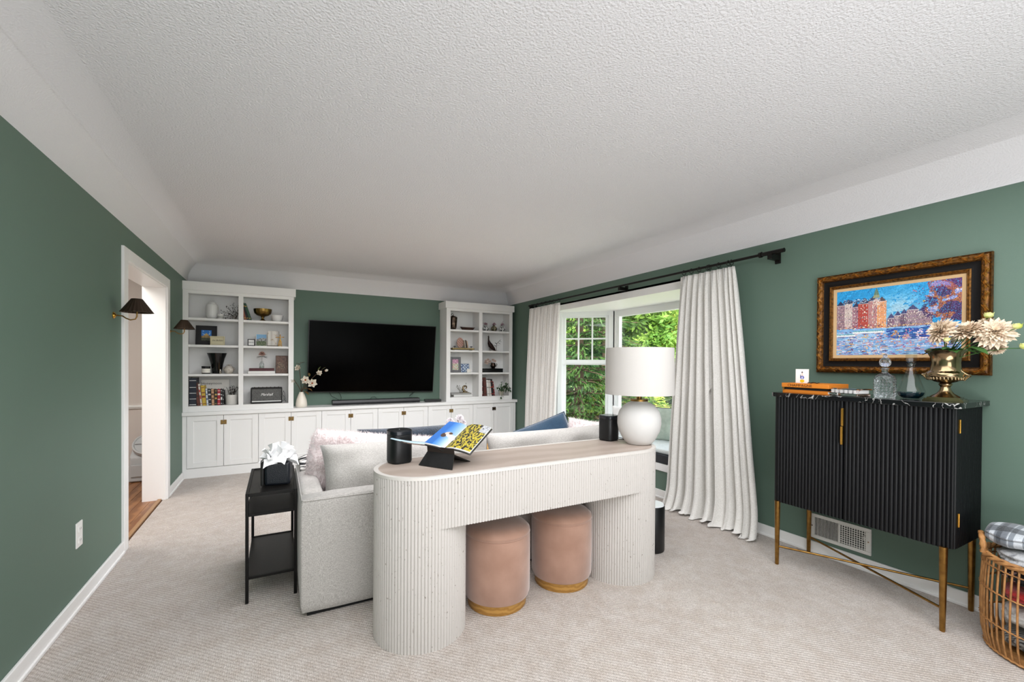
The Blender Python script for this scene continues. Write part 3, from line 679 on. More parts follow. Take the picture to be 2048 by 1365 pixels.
# ================================================================== TABLE LAMP
lx, ly = 2.075, 2.085
lampo = thing('table_lamp', 'white ceramic table lamp with a wide white linen drum shade on the console', 'lamp', (lx, ly, .80))
prof = [(.0, 0), (.076, 0), (.083, .006), (.108, .04), (.130, .085), (.1385, .13), (.1375, .17), (.127, .21), (.103, .245), (.072, .266), (.055, .272), (.053, .277), (0, .277)]
MB().lathe(prof, (lx, ly, .8), 56, cap=False).build('base', mat('matte_white_ceramic', '#d8d6d3', .7, bump=(40, .08)), lampo, smooth=50)
MB().lathe([(.0, .2775), (.056, .2775), (.056, .289), (0, .289)], (lx, ly, .8), 40, cap=False).build('cap', brass, lampo, smooth=40)
MB().lathe([(.016, .289), (.016, .33), (.012, .332), (.012, .36)], (lx, ly, .8), 20).build('neck', brass, lampo, smooth=40)
shade_m = mat('linen_shade', '#cfcbc6', .9, bump=(500, .2), sub=0)
mb = MB(); mb.lathe([(.2185, .322), (.2135, .622)], (lx, ly, .8), 72, cap=False); mb.lathe([(.2165, .322), (.2115, .622)], (lx, ly, .8), 72, cap=False)
mb.lathe([(.2185, .322), (.2165, .322)], (lx, ly, .8), 72, cap=False); mb.lathe([(.2135, .622), (.2115, .622)], (lx, ly, .8), 72, cap=False)
mb.build('lamp_shade', shade_m, lampo, smooth=40)
mb = MB()
for a in (0, 2*PI/3, 4*PI/3): mb.tube([(lx, ly, 1.15), (lx+.213*math.cos(a), ly+.213*math.sin(a), 1.155)], .002, 6)
mb.build('shade_spider', brass, lampo)
MB().lathe([(0, .36), (.012, .36), (.014, .39), (.03, .43), (.022, .46), (0, .465)], (lx, ly, .8), 20, cap=False).build('bulb', mat('frosted_bulb', '#f4f2ea', .3), lampo, smooth=60)

# ================================================================== WIRELESS SPEAKERS
def squircle(cx, cy, r, n=48, e=3.2, rot=0):
    out = []
    for i in range(n):
        a = 2*PI*i/n; c, s = math.cos(a), math.sin(a); k = (abs(c)**e+abs(s)**e)**(-1/e); x, y = r*k*c, r*k*s
        out.append((cx+x*math.cos(rot)-y*math.sin(rot), cy+x*math.sin(rot)+y*math.cos(rot)))
    return out
def wspeaker(x, y, label, rot, topm):
    s = thing('wireless_speaker', label, 'speaker', (x, y, .8))
    def pr(r, z0, z1, nm, m): MB().prism(squircle(x, y, r, rot=rot), z0, z1).build(nm, m, s, smooth=35, bevel=.002)
    pr(.054, .7995, .806, 'foot', matte_black); pr(.0575, .806, .945, 'grille', black_plastic); pr(.0585, .9455, .966, 'top_band', mat('dark_blue_black_plastic', '#10141b', .25))
    pr(.0555, .9662, .970, 'top_plate', topm)
    MB().cyl((x, y, .970), .003, .0008, 12).build('button', mat('pale_dot', '#c9ccd0', .4), s)
    return s
wspeaker(.558, 2.262, 'black wireless speaker at the left end of the console table, behind the open book', R(12), mat('speaker_top_black', '#15181d', .25))
wspeaker(1.985, 2.275, 'black wireless speaker at the right end of the console table, beside the lamp', R(12), mat('speaker_top_glossy', '#3d4b4c', .08))
tag(MB().tube([(2.035, 2.255, .808), (2.06, 2.235, .803), (2.075, 2.225, .8025), (2.10, 2.25, .803), (2.10, 2.33, .803), (2.10, 2.36, .79), (2.10, 2.37, .5)], .0028, 6).build('power_cord', matte_black, smooth=60), 'thin black power cord running behind the white table lamp', 'cord')
t = thing('floor_speaker', 'low black cylinder with a white top on the carpet behind the console', 'speaker', (2.37, 2.23, 0))
MB().lathe([(.07, 0), (.086, .006), (.088, .02), (.088, .315), (.084, .322)], (2.34, 2.22, 0), 48).build('body', black_plastic, t, smooth=40)
MB().lathe([(.083, .322), (.080, .330), (0, .330)], (2.34, 2.22, 0), 48, cap=False).build('top', mat('white_gloss', '#e8ebee', .2), t, smooth=40)

# ================================================================== OPEN BOOK ON STAND
stand = thing('book_stand', 'folded matte black stand holding the open picture book on the console', 'book stand', (.75, 2.07, .80))
FL, FR, BR_, BL_ = Vector((.627, 2.140, .8)), Vector((.742, 1.969, .8)), Vector((.893, 2.104, .8)), Vector((.778, 2.275, .8))
back = Vector((.757, .655, 0)); al = Vector((.555, -.832, 0))
RL, RRr = FL+al*.02+back*.055+Vector((0, 0, .062)), FR-al*.02+back*.055+Vector((0, 0, .062))
def slab(pts, th, nrm=None):
    pts = [Vector(p) for p in pts]; n_ = (pts[1]-pts[0]).cross(pts[3]-pts[0]).normalized()*th
    return MB().add(pts+[p+n_ for p in pts], [(3, 2, 1, 0), (4, 5, 6, 7), (0, 1, 5, 4), (1, 2, 6, 5), (2, 3, 7, 6), (3, 0, 4, 7)])
blk = mat('black_leatherette', '#0c0b0b', .55, bump=(300, .15))
slab([FL, FR, RRr, RL], .004).build('front_leg', blk, stand)
slab([BL_, BR_, RRr, RL], .004).build('rear_leg', blk, stand)
slab([RL+Vector((0, 0, .001)), RRr+Vector((0, 0, .001)), RRr+Vector((0, 0, .03))-back*.004, RL+Vector((0, 0, .03))-back*.004], .004).build('hinge_flap', mat('brown_black_leatherette', '#241c17', .5), stand)
L1, R1 = Vector((.545, 2.285, .921)), Vector((.830, 1.965, .871)); R2, L2 = Vector((1.045, 2.165, .953)), Vector((.748, 2.475, .990))
def sp(u, v, lift=0):
    a = L1.lerp(R1, u); b = L2.lerp(R2, u); p = a.lerp(b, v)
    return p+Vector((0, 0, lift-.010*math.exp(-((u-.66)/.05)**2)+.006*math.sin(PI*min(1, max(0, u-.66)/.34))))
U0 = .40
bk = thing('picture_book', 'large picture book lying open on the black stand, blue and yellow pages', 'book', (.8, 2.2, .9))
mb = MB(); mb.grid(lambda a, b: sp(U0+(1.01-U0)*a, -.01+1.02*b, -.004), 24, 6); mb.build('cover', mat('dark_book_cover', '#22201f', .4), bk, smooth=60, solid=.003)
mb = MB(); mb.grid(lambda a, b: sp(U0+(1-U0)*a, b, .004), 24, 6); mb.build('pages', mat('paper_edges', '#eceae6', .7), bk, smooth=60, solid=.007)
mb = MB(); Pa, Pb = Vector((.483, 2.14, .9455)), sp(U0+.02, .0, .003); Bk = Vector((.030, .026, .0035)); mb.grid(lambda a, b: Pa.lerp(Pb, a)+Bk*b*(.3+.7*a)-Vector((0, 0, .006*math.sin(PI*a))), 14, 2); mb.build('loose_page', mat('pale_blue_page', '#b9d3e2', .5), bk, smooth=60, solid=.0025)
mb = MB(); mb.grid(lambda a, b: Pa.lerp(Pb, .3+.7*a)+Vector((-.002, -.003, -.003-.006*math.sin(PI*(.3+.7*a))-.006*a+.005*b)), 14, 1); mb.build('page_edge_print', mat('brown_print', '#6f5a4c', .6, var=(60, '#2b2320', .4, .6)), bk, solid=.001)
def book_art(w=110, h=56):
    a = np.zeros((h, w, 3)); rg = np.random.default_rng(3)
    for j in range(h):
        for i in range(w):
            u, v = i/w, 1-j/h; g = (.66-U0)/(1-U0)
            if u < g:
                s = u/g; c = np.array([.12, .44, .78]) if s < .35 else np.array([.20, .52, .85])*(1-(s-.35)/.65)+np.array([.93, .94, .96])*((s-.35)/.65)
                if v > .5: c = c*.75+np.array([.10, .42, .80])*.25
                a[j, i] = c
            else:
                q = noise.noise((u*26, v*12, 1)); q2 = noise.noise((u*50, v*30, 5)); c = np.array([.74, .66, .16]) if q > .04 else np.array([.13, .13, .12])
                if q2 > .25: c = np.array([.93, .88, .35])
                if v > .72 and u > .82: c = np.array([.75, .76, .78])+q2*.3
                if q < -.35: c = np.array([.06, .06, .07])
                a[j, i] = c
    def blob(cx, cy, rx, ry, c):
        for j in range(h):
            for i in range(w):
                d = ((i/w-cx)/rx)**2+((1-j/h-cy)/ry)**2
                if d < 1: a[j, i] = c
    blob(.20, .42, .07, .09, (.28, .18, .12)); blob(.26, .50, .08, .06, (.9, .82, .76)); blob(.34, .42, .10, .05, (.95, .93, .92)); blob(.30, .52, .04, .04, (.32, .22, .16))
    blob(.41, .36, .07, .06, (.93, .9, .9))
    return a
art = book_art(); h_, w_ = art.shape[:2]
pg = picture('printed_spread', art, L1, (1, 0, 0), (0, 1, 0), bk)
inv = WM[bk.name].inverted()
for k, v in enumerate(pg.data.vertices):
    j, i = divmod(k, w_+1); v.co = inv @ sp(U0+(1-U0)*(i/w_)*.995+.002, .01+.98*j/h_, .0082)

# ================================================================== BLACK SIDE TABLE AND TISSUE BOX
t = thing('side_table', 'narrow black metal side table with two lower shelves beside the left sofa arm', 'side table', (-.03, 3.05, 0))
X0, X1, Y0, Y1 = -.155, .097, 2.735, 3.37; b = .016
for x in (X0, X1-b):
    for y in (Y0, Y1-b): MB().box(x, x+b, y, y+b, 0, .60).build('leg', black_metal, t, bevel=.0015, seg=1)
def tray(z, nm):
    s = MB(); s.box(X0+b, X1-b, Y0, Y0+b, z-.018, z); s.box(X0+b, X1-b, Y1-b, Y1, z-.018, z); s.box(X0, X0+b, Y0+b, Y1-b, z-.018, z); s.box(X1-b, X1, Y0+b, Y1-b, z-.018, z)
    return s
tray(.60, '').build('top_frame', black_metal, t, bevel=.001, seg=1)
MB().box(X0+b, X1-b, Y0+b, Y1-b, .585, .594).build('top_plate', mat('satin_black_sheet', '#211f1d', .35, .4), t)
for z in (.485, .142):
    s = MB(); s.box(X0+b, X1-b, Y0+.002, Y0+b, z-.012, z+.003); s.box(X0+b, X1-b, Y1-b, Y1-.002, z-.012, z+.003); s.box(X0+.003, X0+.009, Y0+b, Y1-b, z-.012, z+.003); s.box(X1-.009, X1-.003, Y0+b, Y1-b, z-.012, z+.003)
    o = s.build('shelf', black_metal, t, bevel=.001, seg=1)
    MB().box(X0+.009, X1-.009, Y0+b, Y1-b, z-.006, z-.001).build('shelf_plate', MATS['satin_black_sheet'], o)
t = thing('tissue_box', 'black leather tissue box cover on the black side table', 'tissue box', (.005, 2.91, .60))
lea = mat('navy_black_leather', '#10151d', .4, bump=(220, .2)); c = Vector((.005, 2.905, .6)); M = RZ(R(-8), c)
MB().box(-.062, .072, 2.84, 2.975, .6005, .735, M).build('body', lea, t, bevel=.016, seg=4, smooth=40)
MB().box(-.082, -.064, 2.85, 2.99, .6005, .748, M).build('side_flap', mat('black_leather', '#141312', .5), t, bevel=.006)
mb = MB(); mb.tube([c+Vector((-.045+.018*math.cos(a)+.045, .0+.05*math.sin(a), .136)) for a in np.linspace(0, 2*PI, 20)[:-1]], .002, 5, True); mb.build('slot_edge', lea, t)
mb = MB(); rg = random.Random(4)
for k in range(15):
    a = k*2.4; r0 = .008; tilt = .25+.75*(k/15); L_ = .10*(1.25-.3*tilt)
    d = Vector((math.cos(a)*tilt, math.sin(a)*tilt, 1.15-tilt)).normalized(); p = c+Vector((r0*math.cos(a), r0*math.sin(a), .132)); x = d.cross(Vector((0, 0, 1))).normalized(); nn = x.cross(d)
    mb.grid(lambda u, v: p+d*L_*v+x*(u-.5)*.085*(.35+.9*math.sin(PI*min(.85, v+.12)))+nn*(.016*math.sin(u*8+k)+.02*v*v*math.sin(u*5+k*2))-Vector((0, 0, .035*tilt*v*v)), 6, 6)
tm = mat('white_tissue', '#fbfbfb', .9, sub=0)
tag(mb.build('tissues', tm, smooth=60), 'crumpled white tissues standing up out of the black tissue box', 'tissue')

# ================================================================== BLACK FLUTED CABINET
ebony = mat('ebonised_wood', '#090a0d', .40, spec=.28, bump=(60, .05))
t = thing('bar_cabinet', 'black fluted bar cabinet with a black marble top on slim brass legs', 'cabinet', (3.1, 1.26, 0))
BX0, BX1, BY0, BY1, BZ0, BZ1 = 2.903, 3.298, .822, 1.706, .415, 1.108
MB().box(BX0+.02, BX1, BY0+.02, BY1-.02, BZ0+.004, BZ1).build('carcass', ebony, t)
def door_outline(sgn):
    """door from the middle seam round the rounded corner on to the cabinet's side; sgn=-1 near door, +1 far door"""
    ymid = 1.296; yend = BY0 if sgn < 0 else BY1; r = .045; pts = []
    L1_ = abs(yend-ymid)-r-.002; arc = r*PI/2; L2_ = .33; P_ = .0192
    n1, na, n2 = round(L1_/P_), round(arc/P_), round(L2_/P_)
    path = []
    for segn, n_ in ((0, n1), (1, na), (2, n2)):
        for k in range(n_):
            for j in range(6):
                f = j/6; t_ = (k+f)/n_; d = .0065*(math.sin(PI*f)**.7 if f else 0)-.0065
                if segn == 0: p, nn = (BX0, ymid+sgn*.002+sgn*L1_*t_), (-1, 0)
                elif segn == 1: a = PI/2*t_; nn = (-math.cos(a), sgn*math.sin(a)); p = (BX0+r+r*nn[0], yend-sgn*r+r*nn[1])
                else: p, nn = (BX0+r+L2_*t_, yend), (0, sgn)
                path.append((p[0]+nn[0]*d, p[1]+nn[1]*d))
    xe = BX0+r+L2_; ti = .02
    path += [(xe, yend-sgn*.006), (xe, yend-sgn*ti), (BX0+ti+.02, yend-sgn*ti), (BX0+ti, yend-sgn*(ti+.02)), (BX0+ti, ymid+sgn*.002)]
    return path
for sg in (-1, 1):
    d = MB().prism(door_outline(sg), BZ0, BZ1).build('door', ebony, t, smooth=40)
hy = 1.299
for z0, z1, y in ((.965, 1.068, 1.296), (.856, .962, 1.2985)):
    MB().box(2.886, 2.900, y-.007, y+.005, z0, z1).build('handle', gold, t, bevel=.0015)
for z in (1.02, .555):
    mb = MB(); mb.box(2.952, 2.966, BY0-.0035, BY0+.002, z-.034, z+.034); mb.cyl((2.9595, BY0-.003, z-.033), .003, .066, 8); mb.build('hinge', gold, t)
def rrect(x0, x1, y0, y1, r, n=8, back_square=True):
    pts = []
    for cx, cy, a0 in ((x0+r, y0+r, PI), (x1, y0, None), (x1, y1, None), (x0+r, y1-r, PI/2)):
        if a0 is None: pts.append((cx, cy)); continue
        for a in np.linspace(a0, a0+PI/2, n) if cy < (y0+y1)/2 else np.linspace(a0, a0+PI/2, n): pts.append((cx+r*math.cos(a), cy+r*math.sin(a)))
    return pts
MB().prism(rrect(2.884, 3.308, .804, 1.724, .055), 1.1095, 1.137).build('marble_top', marble, t, bevel=.002, smooth=40)
FT = [(2.905, .858), (2.905, 1.668), (3.285, .858), (3.285, 1.668)]
for x, y in FT:
    MB().lathe([(.0098, 0), (.0115, .004), (.0165, .40), (.0165, BZ0+.006)], (x, y, 0), 20).build('leg', brass, t, smooth=40)
for a, b_, z in ((FT[1], FT[2], .121), (FT[3], FT[0], .113)):
    MB().tube([(a[0], a[1], z), (b_[0], b_[1], z)], .0065, 10).build('brace', brass, t, smooth=60)

# ---- things on the cabinet
TZ = 1.1373
orange = mat('orange_card', '#dd8226', .5); amber = mat('amber_card', '#c9761f', .5); paper = mat('paper', '#eae6dd', .8)
def flat_book(name, label, x0, x1, y0, y1, z0, z1, m, pm=paper, rz=0, group=None, spine='y0', cat='book'):
    """closed book lying flat; covers, block and spine"""
    c = ((x0+x1)/2, (y0+y1)/2, z0); t = thing(name, label, cat, c, group=group); M = RZ(rz, c); e = .003
    mb = MB(); mb.box(x0, x1, y0, y1, z0, z0+e, M); mb.box(x0, x1, y0, y1, z1-e, z1, M)
    if spine == 'x0': mb.box(x0, x0+e, y0, y1, z0+e, z1-e, M); b = (x0+e, x1-.004, y0+.004, y1-.004)
    else: mb.box(x0, x1, y0, y0+e, z0+e, z1-e, M); b = (x0+.004, x1-.004, y0+e, y1-.004)
    mb.build('cover', m, t, bevel=.0008, seg=1); MB().box(b[0], b[1], b[2], b[3], z0+e, z1-e, M).build('pages', pm, t); return t, M
bt, M = flat_book('picture_book', 'thin orange book lying under the tilted orange champagne book on the marble top', 2.95, 3.15, 1.392, 1.668, TZ, TZ+.020, orange, rz=R(-3), spine='x0')
MB().box(2.945, 2.952, 1.655, 1.668, TZ+.023, TZ+.035).build('feet', gold, bt)
t = thing('champagne_book', 'orange slim book lettered CHAMPAGNE on its spine, upper one on the cabinet', 'book', (3.05, 1.53, TZ+.028))
Mc = RX(R(0), (3.05, 1.53, TZ)) @ RZ(R(-3), (3.05, 1.53, TZ))
MB().box(2.945, 3.16, 1.385, 1.672, TZ+.036, TZ+.063, Mc).build('cover', orange, t, bevel=.002)
mb = MB(); mb.box(2.955, 3.15, 1.40, 1.66, TZ+.0205, TZ+.035, Mc); mb.build('under_tray', matte_black, t)
text('lettering', 'CHAMPAGNE', .022, Mc @ face_mx(2.9445, 1.556, TZ+.049), t, mat('dark_ink', '#4a2610', .5), sx=1.15)
tag(MB().tube([(2.99+.03*math.cos(a), 1.50+.03*math.sin(a*1.0), TZ+.066+.004*abs(math.sin(a*3))) for a in np.linspace(0, 5, 20)], .0022, 5).build('bottle_stopper', bronze, smooth=60), 'small dark coiled trinket lying on top of the orange champagne book', 'trinket')
t = thing('greeting_card', 'small white card with a drawn figure in blue standing on the orange book', 'card', (3.0, 1.575, TZ+.064))
MB().box(3.0, 3.003, 1.535, 1.615, TZ+.0635, TZ+.155).build('card', paper, t)
a = np.ones((46, 40, 3))*np.array([.97, .97, .96])
def blob(a, cx, cy, rx, ry, c):
    h, w, _ = a.shape; Y, X = np.mgrid[0:h, 0:w]; k = ((X/w-cx)/rx)**2+((Y/h-cy)/ry)**2 < 1; a[k] = c
blob(a, .5, .22, .06, .07, (.25, .2, .25)); blob(a, .5, .30, .04, .06, (.9, .78, .68)); blob(a, .5, .44, .10, .09, (.95, .88, .82)); blob(a, .5, .60, .16, .13, (.33, .38, .72)); blob(a, .5, .62, .06, .1, (.8, .82, .92)); blob(a, .5, .86, .18, .12, (.93, .80, .12)); blob(a, .36, .5, .03, .12, (.3, .3, .4))
picture('drawing', a, (2.9993, 1.613, TZ+.066), (0, -.076, 0), (0, 0, .087), t)
# crystal coaster box
t = thing('crystal_box', 'low clear crystal box with a faceted right end on the cabinet top', 'box', (3.0, 1.30, TZ))
Mg = RZ(R(-14), (3.0, 1.30, TZ)); solidg = solid_glass('clear_acrylic', '#fbfdfd', .01)
MB().box(2.94, 3.05, 1.225, 1.385, TZ, TZ+.016, Mg).build('base', solidg, t, bevel=.002); MB().box(2.935, 3.055, 1.22, 1.39, TZ+.037, TZ+.045, Mg).build('lid', solidg, t, bevel=.002)
for y in np.linspace(1.238, 1.372, 6): MB().box(2.945, 3.045, y-.007, y+.007, TZ+.0165, TZ+.0365, Mg).build('stacked_tile', mat('white_red_print', '#f2f0ee', .4, var=(55, '#a4503c', .62, .66)), t, bevel=.001, seg=1)
# cut glass decanter
t = thing('crystal_decanter', 'square cut-crystal decanter with a round faceted stopper on the cabinet', 'decanter', (3.05, 1.157, TZ))
def sq(r, z, e=6, n=40): return [(x, y, z) for x, y in squircle(3.05, 1.157, r, n, e, R(10))]
def loft(rows, capb=True, capt=True):
    n = len(rows[0]); vs = [p for r_ in rows for p in r_]; fs = [(j*n+i, j*n+(i+1) % n, (j+1)*n+(i+1) % n, (j+1)*n+i) for j in range(len(rows)-1) for i in range(n)]
    if capb: fs.append(tuple(range(n-1, -1, -1)))
    if capt: fs.append(tuple((len(rows)-1)*n+i for i in range(n)))
    return MB().add(vs, fs)
zt = TZ
loft([sq(.042, zt), sq(.044, zt+.004), sq(.044, zt+.110), sq(.040, zt+.122, 4), sq(.022, zt+.134, 2.2), sq(.015, zt+.142, 2), sq(.015, zt+.160, 2), sq(.020, zt+.163, 2), sq(.020, zt+.166, 2)]).build('bottle', crystal, t, smooth=50)
mb = MB(); k = 0
for sx_, sy_ in ((-1, 0), (0, -1), (1, 0), (0, 1)):
    for i in range(5):
        for j in range(7):
            u = (i-2)*.0155+(j % 2)*.0; z = zt+.014+j*.0145; n_ = Vector((sx_, sy_, 0)); s_ = Vector((-sy_, sx_, 0)); p = Vector((3.05, 1.157, z))+n_*.0435+s_*u
            h_ = .0072; mb.add([p+s_*h_, p+Vector((0, 0, h_)), p-s_*h_, p-Vector((0, 0, h_)), p+n_*.0035], [(0, 1, 4), (1, 2, 4), (2, 3, 4), (3, 0, 4), (3, 2, 1, 0)], RZ(R(10), (3.05, 1.157, 0)))
mb.build('diamond_cuts', crystal, t, kind='stuff')
mb = MB(); mb.ball((3.05, 1.157, zt+.200), (.027, .027, .029), 10, 6); mb.cyl((3.05, 1.157, zt+.16), .011, .02, 16); mb.ball((3.05, 1.157, zt+.236), (.012, .012, .012), 8, 5); mb.build('stopper', crystal, t)
# flask decanter
t = thing('wine_decanter', 'clear flared glass decanter with dark liquid, beside the silver urn', 'decanter', (3.06, 1.045, TZ))
def hexring(r, z, n=12): return [(3.06+r*math.cos(2*PI*i/n), 1.045+r*math.sin(2*PI*i/n), TZ+z) for i in range(n)]
outer = [(.040, 0), (.058, .02), (.064, .034), (.060, .048), (.036, .115), (.018, .165), (.0155, .185), (.021, .195)]
loft([hexring(r, z) for r, z in outer], True, False).build('bottle', clear_glass, t, smooth=40)
loft([hexring(r*.93, z) for r, z in [(.036, .004), (.056, .02), (.0625, .034), (.062, .038)]]).build('liquid', mat('dark_teal_liquid', '#0d2a33', .08), t)
loft([hexring(r, z, 8) for r, z in [(.012, .18), (.013, .198), (.022, .204), (.025, .225), (.024, .262), (.019, .270)]]).build('stopper', clear_glass, t)
# silver urn with dahlias
ux_, uy_ = 3.06, .905
t = thing('silver_urn', 'tarnished silver two-handled urn on a square stepped foot, holding the dahlias', 'urn', (ux_, uy_, TZ))
mb = MB()
for r, z0, z1 in ((.082, 0, .006), (.077, .006, .013), (.066, .013, .020)):
    mb.prism(squircle(ux_, uy_, r, 8, 9, R(8)), TZ+z0, TZ+z1)
mb.lathe([(.064, .018), (.056, .024), (.034, .038), (.022, .056), (.019, .072), (.026, .082), (.027, .088), (.020, .093)], (ux_, uy_, TZ), 40); mb.build('foot', silver, t, smooth=40)
prof = [(.02, .092), (.045, .100), (.064, .112), (.074, .128), (.076, .138), (.070, .148), (.063, .152), (.060, .158), (.057, .20), (.060, .228), (.070, .250), (.080, .258), (.083, .262), (.080, .266), (.072, .262), (.054, .235), (.05, .19), (.0, .18)]
MB().lathe(prof, (ux_, uy_, TZ), 48, cap=False).build('bowl', silver, t, smooth=60)
mb = MB()
for k in range(30):
    a = 2*PI*k/30; mb.ball((ux_+.067*math.cos(a), uy_+.067*math.sin(a), TZ+.118), (.006, .006, .012), 6, 4)
mb.build('gadrooning', silver, t, smooth=80)
for sg in (-1, 1):
    pts = [(ux_+sg*.0*k, uy_+sg*(.070+.030*math.sin(PI*k/12)-.014*(k/12)), TZ+.108+.052*k/12+.010*math.sin(PI*k/6)) for k in range(13)]
    mb = MB(); mb.tube(pts, [.0045+.003*math.sin(PI*k/12) for k in range(13)], 8); mb.ball((ux_, uy_+sg*.066, TZ+.12), .010, 8, 6); mb.ball(pts[-1], .008, 8, 6); mb.build('handle', silver, t, smooth=60)
dpet = mat('dahlia_petals', '#e9d8c0', .7, var=(40, '#c09c80', .50, .74)); dbud = mat('bud_green', '#b9c25a', .5, var=(20, '#eceab0', .4, .7))
def dahlia(c, d, r, layers=7, seed=0):
    mb = MB(); rg = random.Random(seed); d = Vector(d).normalized(); x = d.orthogonal().normalized(); y = d.cross(x)
    for l in range(layers):
        t_ = l/(layers-1); n_ = int(22-9*t_); L_ = r*(1.0-.5*t_)
        for k in range(n_):
            a = 2*PI*(k+.5*(l % 2)+rg.uniform(-.2, .2))/n_; rad = x*math.cos(a)+y*math.sin(a); el = .02+1.15*t_+rg.uniform(-.12, .12)
            dd = rad*math.cos(el)+d*math.sin(el); mb.leaf(Vector(c)+d*(.004*l)+rad*.004, dd, L_*rg.uniform(.88, 1.08), L_*.42, bend=rg.uniform(-.05, .22), up=d, curl=.12)
    return mb
def bouquet_stem(p0, p1, m, parent, r=.0025, name='stem'):
    p0, p1 = Vector(p0), Vector(p1); mid = p0.lerp(p1, .5)+Vector((0, 0, .02)); MB().tube([p0, p0.lerp(mid, .5)+Vector((0, 0, .005)), mid, mid.lerp(p1, .6)+Vector((0, 0, .006)), p1], r, 6).build(name, m, parent, smooth=60)
t = thing('dahlia_bouquet', 'cream and blush dahlias with green leaves and buds arranged in the silver urn', 'flowers', (ux_, uy_, TZ+.25))
base = (ux_, uy_, TZ+.20)
for k, (x, y, z, d, r) in enumerate([(2.99, .895, 1.492, (-.7, .5, .45), .074), (3.0, .800, 1.482, (-.5, .15, .9), .072), (3.02, .722, 1.478, (-.8, -.25, .4), .077), (3.10, .74, 1.418, (-.3, -.4, -.4), .045), (3.10, .86, 1.47, (.1, .5, .8), .055), (3.06, .755, 1.505, (-.3, .1, .9), .060)]):
    bouquet_stem(base, (x, y, z), leafgreen, t); dahlia((x, y, z), d, r, seed=k).build('bloom', dpet, t, smooth=60)
for k, (x, y, z, r) in enumerate([(3.05, .750, 1.568, .018), (3.0, .646, 1.505, .017), (3.0, .622, 1.412, .018), (2.955, .872, 1.452, .014)]):
    bouquet_stem(base, (x, y, z-.01), leafgreen, t, .002); mb = MB(); mb.ball((x, y, z), (r, r, r*.8), 12, 8)
    for q in range(7): a = q*.9; mb.leaf((x+.6*r*math.cos(a), y+.6*r*math.sin(a), z-r*.7), (math.cos(a)*.4, math.sin(a)*.4, 1), r*1.6, r*.9, .0)
    mb.build('bud', dbud, t, smooth=60)
mb = MB(); rg = random.Random(2)
for k in range(15):
    a = rg.uniform(-PI, PI); c = Vector((ux_+.03*math.cos(a), uy_-.03+.05*math.sin(a), TZ+.262)); mb.leaf(c, (math.cos(a)-.3, math.sin(a)*1.3-.3, rg.uniform(-.15, .5)), rg.uniform(.07, .11), .042, .3)
mb.leaf((3.02, .86, 1.41), (-.5, .1, .1), .09, .055, .3); mb.leaf((3.0, .82, 1.415), (-.3, -.6, -.05), .11, .06, .3); mb.leaf((3.0, .90, 1.41), (-.5, .6, -.1), .06, .045, .3)
mb.build('leaves', leafgreen, t, smooth=60)

# ================================================================== PAINTING
fgold = mat('carved_gilt', '#80531f', .42, .6, var=(70, '#341d0c', .36, .72), bump=(70, .5)); fgold2 = mat('gilt_edge', '#94662c', .4, .6, var=(80, '#3c230f', .38, .72))
t = thing('framed_painting', 'oil painting of a canal and houses in an ornate carved gilt frame', 'painting', (3.29, 1.22, 1.27))
def frame_band(name, y0, y1, z0, z1, w, prof, m):
    """mitred band around the rectangle, prof: list of (inset 0..1, thickness off wall)"""
    mb = MB(); rows = []
    for s, dx in prof: i = w*s; rows.append([(3.318-dx, y0+i, z0+i), (3.318-dx, y1-i, z0+i), (3.318-dx, y1-i, z1-i), (3.318-dx, y0+i, z1-i)])
    vs = [p for r_ in rows for p in r_]; fs = [(j*4+i, j*4+(i+1) % 4, (j+1)*4+(i+1) % 4, (j+1)*4+i) for j in range(len(rows)-1) for i in range(4)]
    mb.add(vs, fs); return mb.build(name, m, t, smooth=30)
PY0, PY1, PZ0, PZ1 = .799, 1.637, 1.269, 1.925
frame_band('outer_frame', PY0, PY1, PZ0, PZ1, .042, [(0, 0), (0, .022), (.08, .030), (.16, .026), (.25, .034), (.55, .040), (.85, .034), (1, .024), (1, 0)], fgold)
frame_band('black_band', PY0+.042, PY1-.042, PZ0+.042, PZ1-.042, .036, [(0, .022), (.2, .018), (.8, .018), (1, .022)], mat('black_lacquer', '#0c0908', .65, spec=.2))
frame_band('inner_frame', PY0+.078, PY1-.078, PZ0+.078, PZ1-.078, .020, [(0, .016), (.0, .026), (.3, .031), (.5, .025), (.7, .029), (1, .02), (1, .012)], fgold2)
frame_band('linen_liner', PY0+.098, PY1-.098, PZ0+.098, PZ1-.098, .020, [(0, .016), (1, .011)], mat('beige_linen', '#cfae82', .9, bump=(600, .3)))
mb = MB(); rg = random.Random(9)
def carve(y, z, horiz, L_, sg):
    d = Vector((0, 1, 0)) if horiz else Vector((0, 0, 1)); s = Vector((0, 0, 1)) if horiz else Vector((0, 1, 0)); c = Vector((3.318-.038, y, z))
    for k, (du, dv, an, ln) in enumerate(((0, 0, 0, 1.0), (.1, .22, .55, .62), (-.1, -.22, .55, .62), (.45, .12, -.4, .5), (-.45, -.12, -.4, .5))):
        a = an*sg; dd = d*math.cos(a)+s*math.sin(a); cc = c+d*du*L_*.6+s*dv*sg*.030; nrm = Vector((-1, 0, 0)); ss = dd.cross(nrm)
        l = L_*ln*.5; w = .0048+.002*(k == 0); pts = [cc-dd*l, cc-dd*l*.4+ss*w, cc+dd*l*.4+ss*w, cc+dd*l, cc+dd*l*.4-ss*w, cc-dd*l*.4-ss*w]
        mb.add([p for p in pts]+[cc-dd*l*.5+nrm*.008, cc+dd*l*.5+nrm*.008], [(0, 1, 6), (1, 2, 7, 6), (2, 3, 7), (3, 4, 7), (4, 5, 6, 7), (5, 0, 6)])
for k in range(13): y = PY0+.045+k*(PY1-PY0-.09)/12; [carve(y, z, True, .062, 1 if k % 2 else -1) for z in (PZ0+.022, PZ1-.022)]
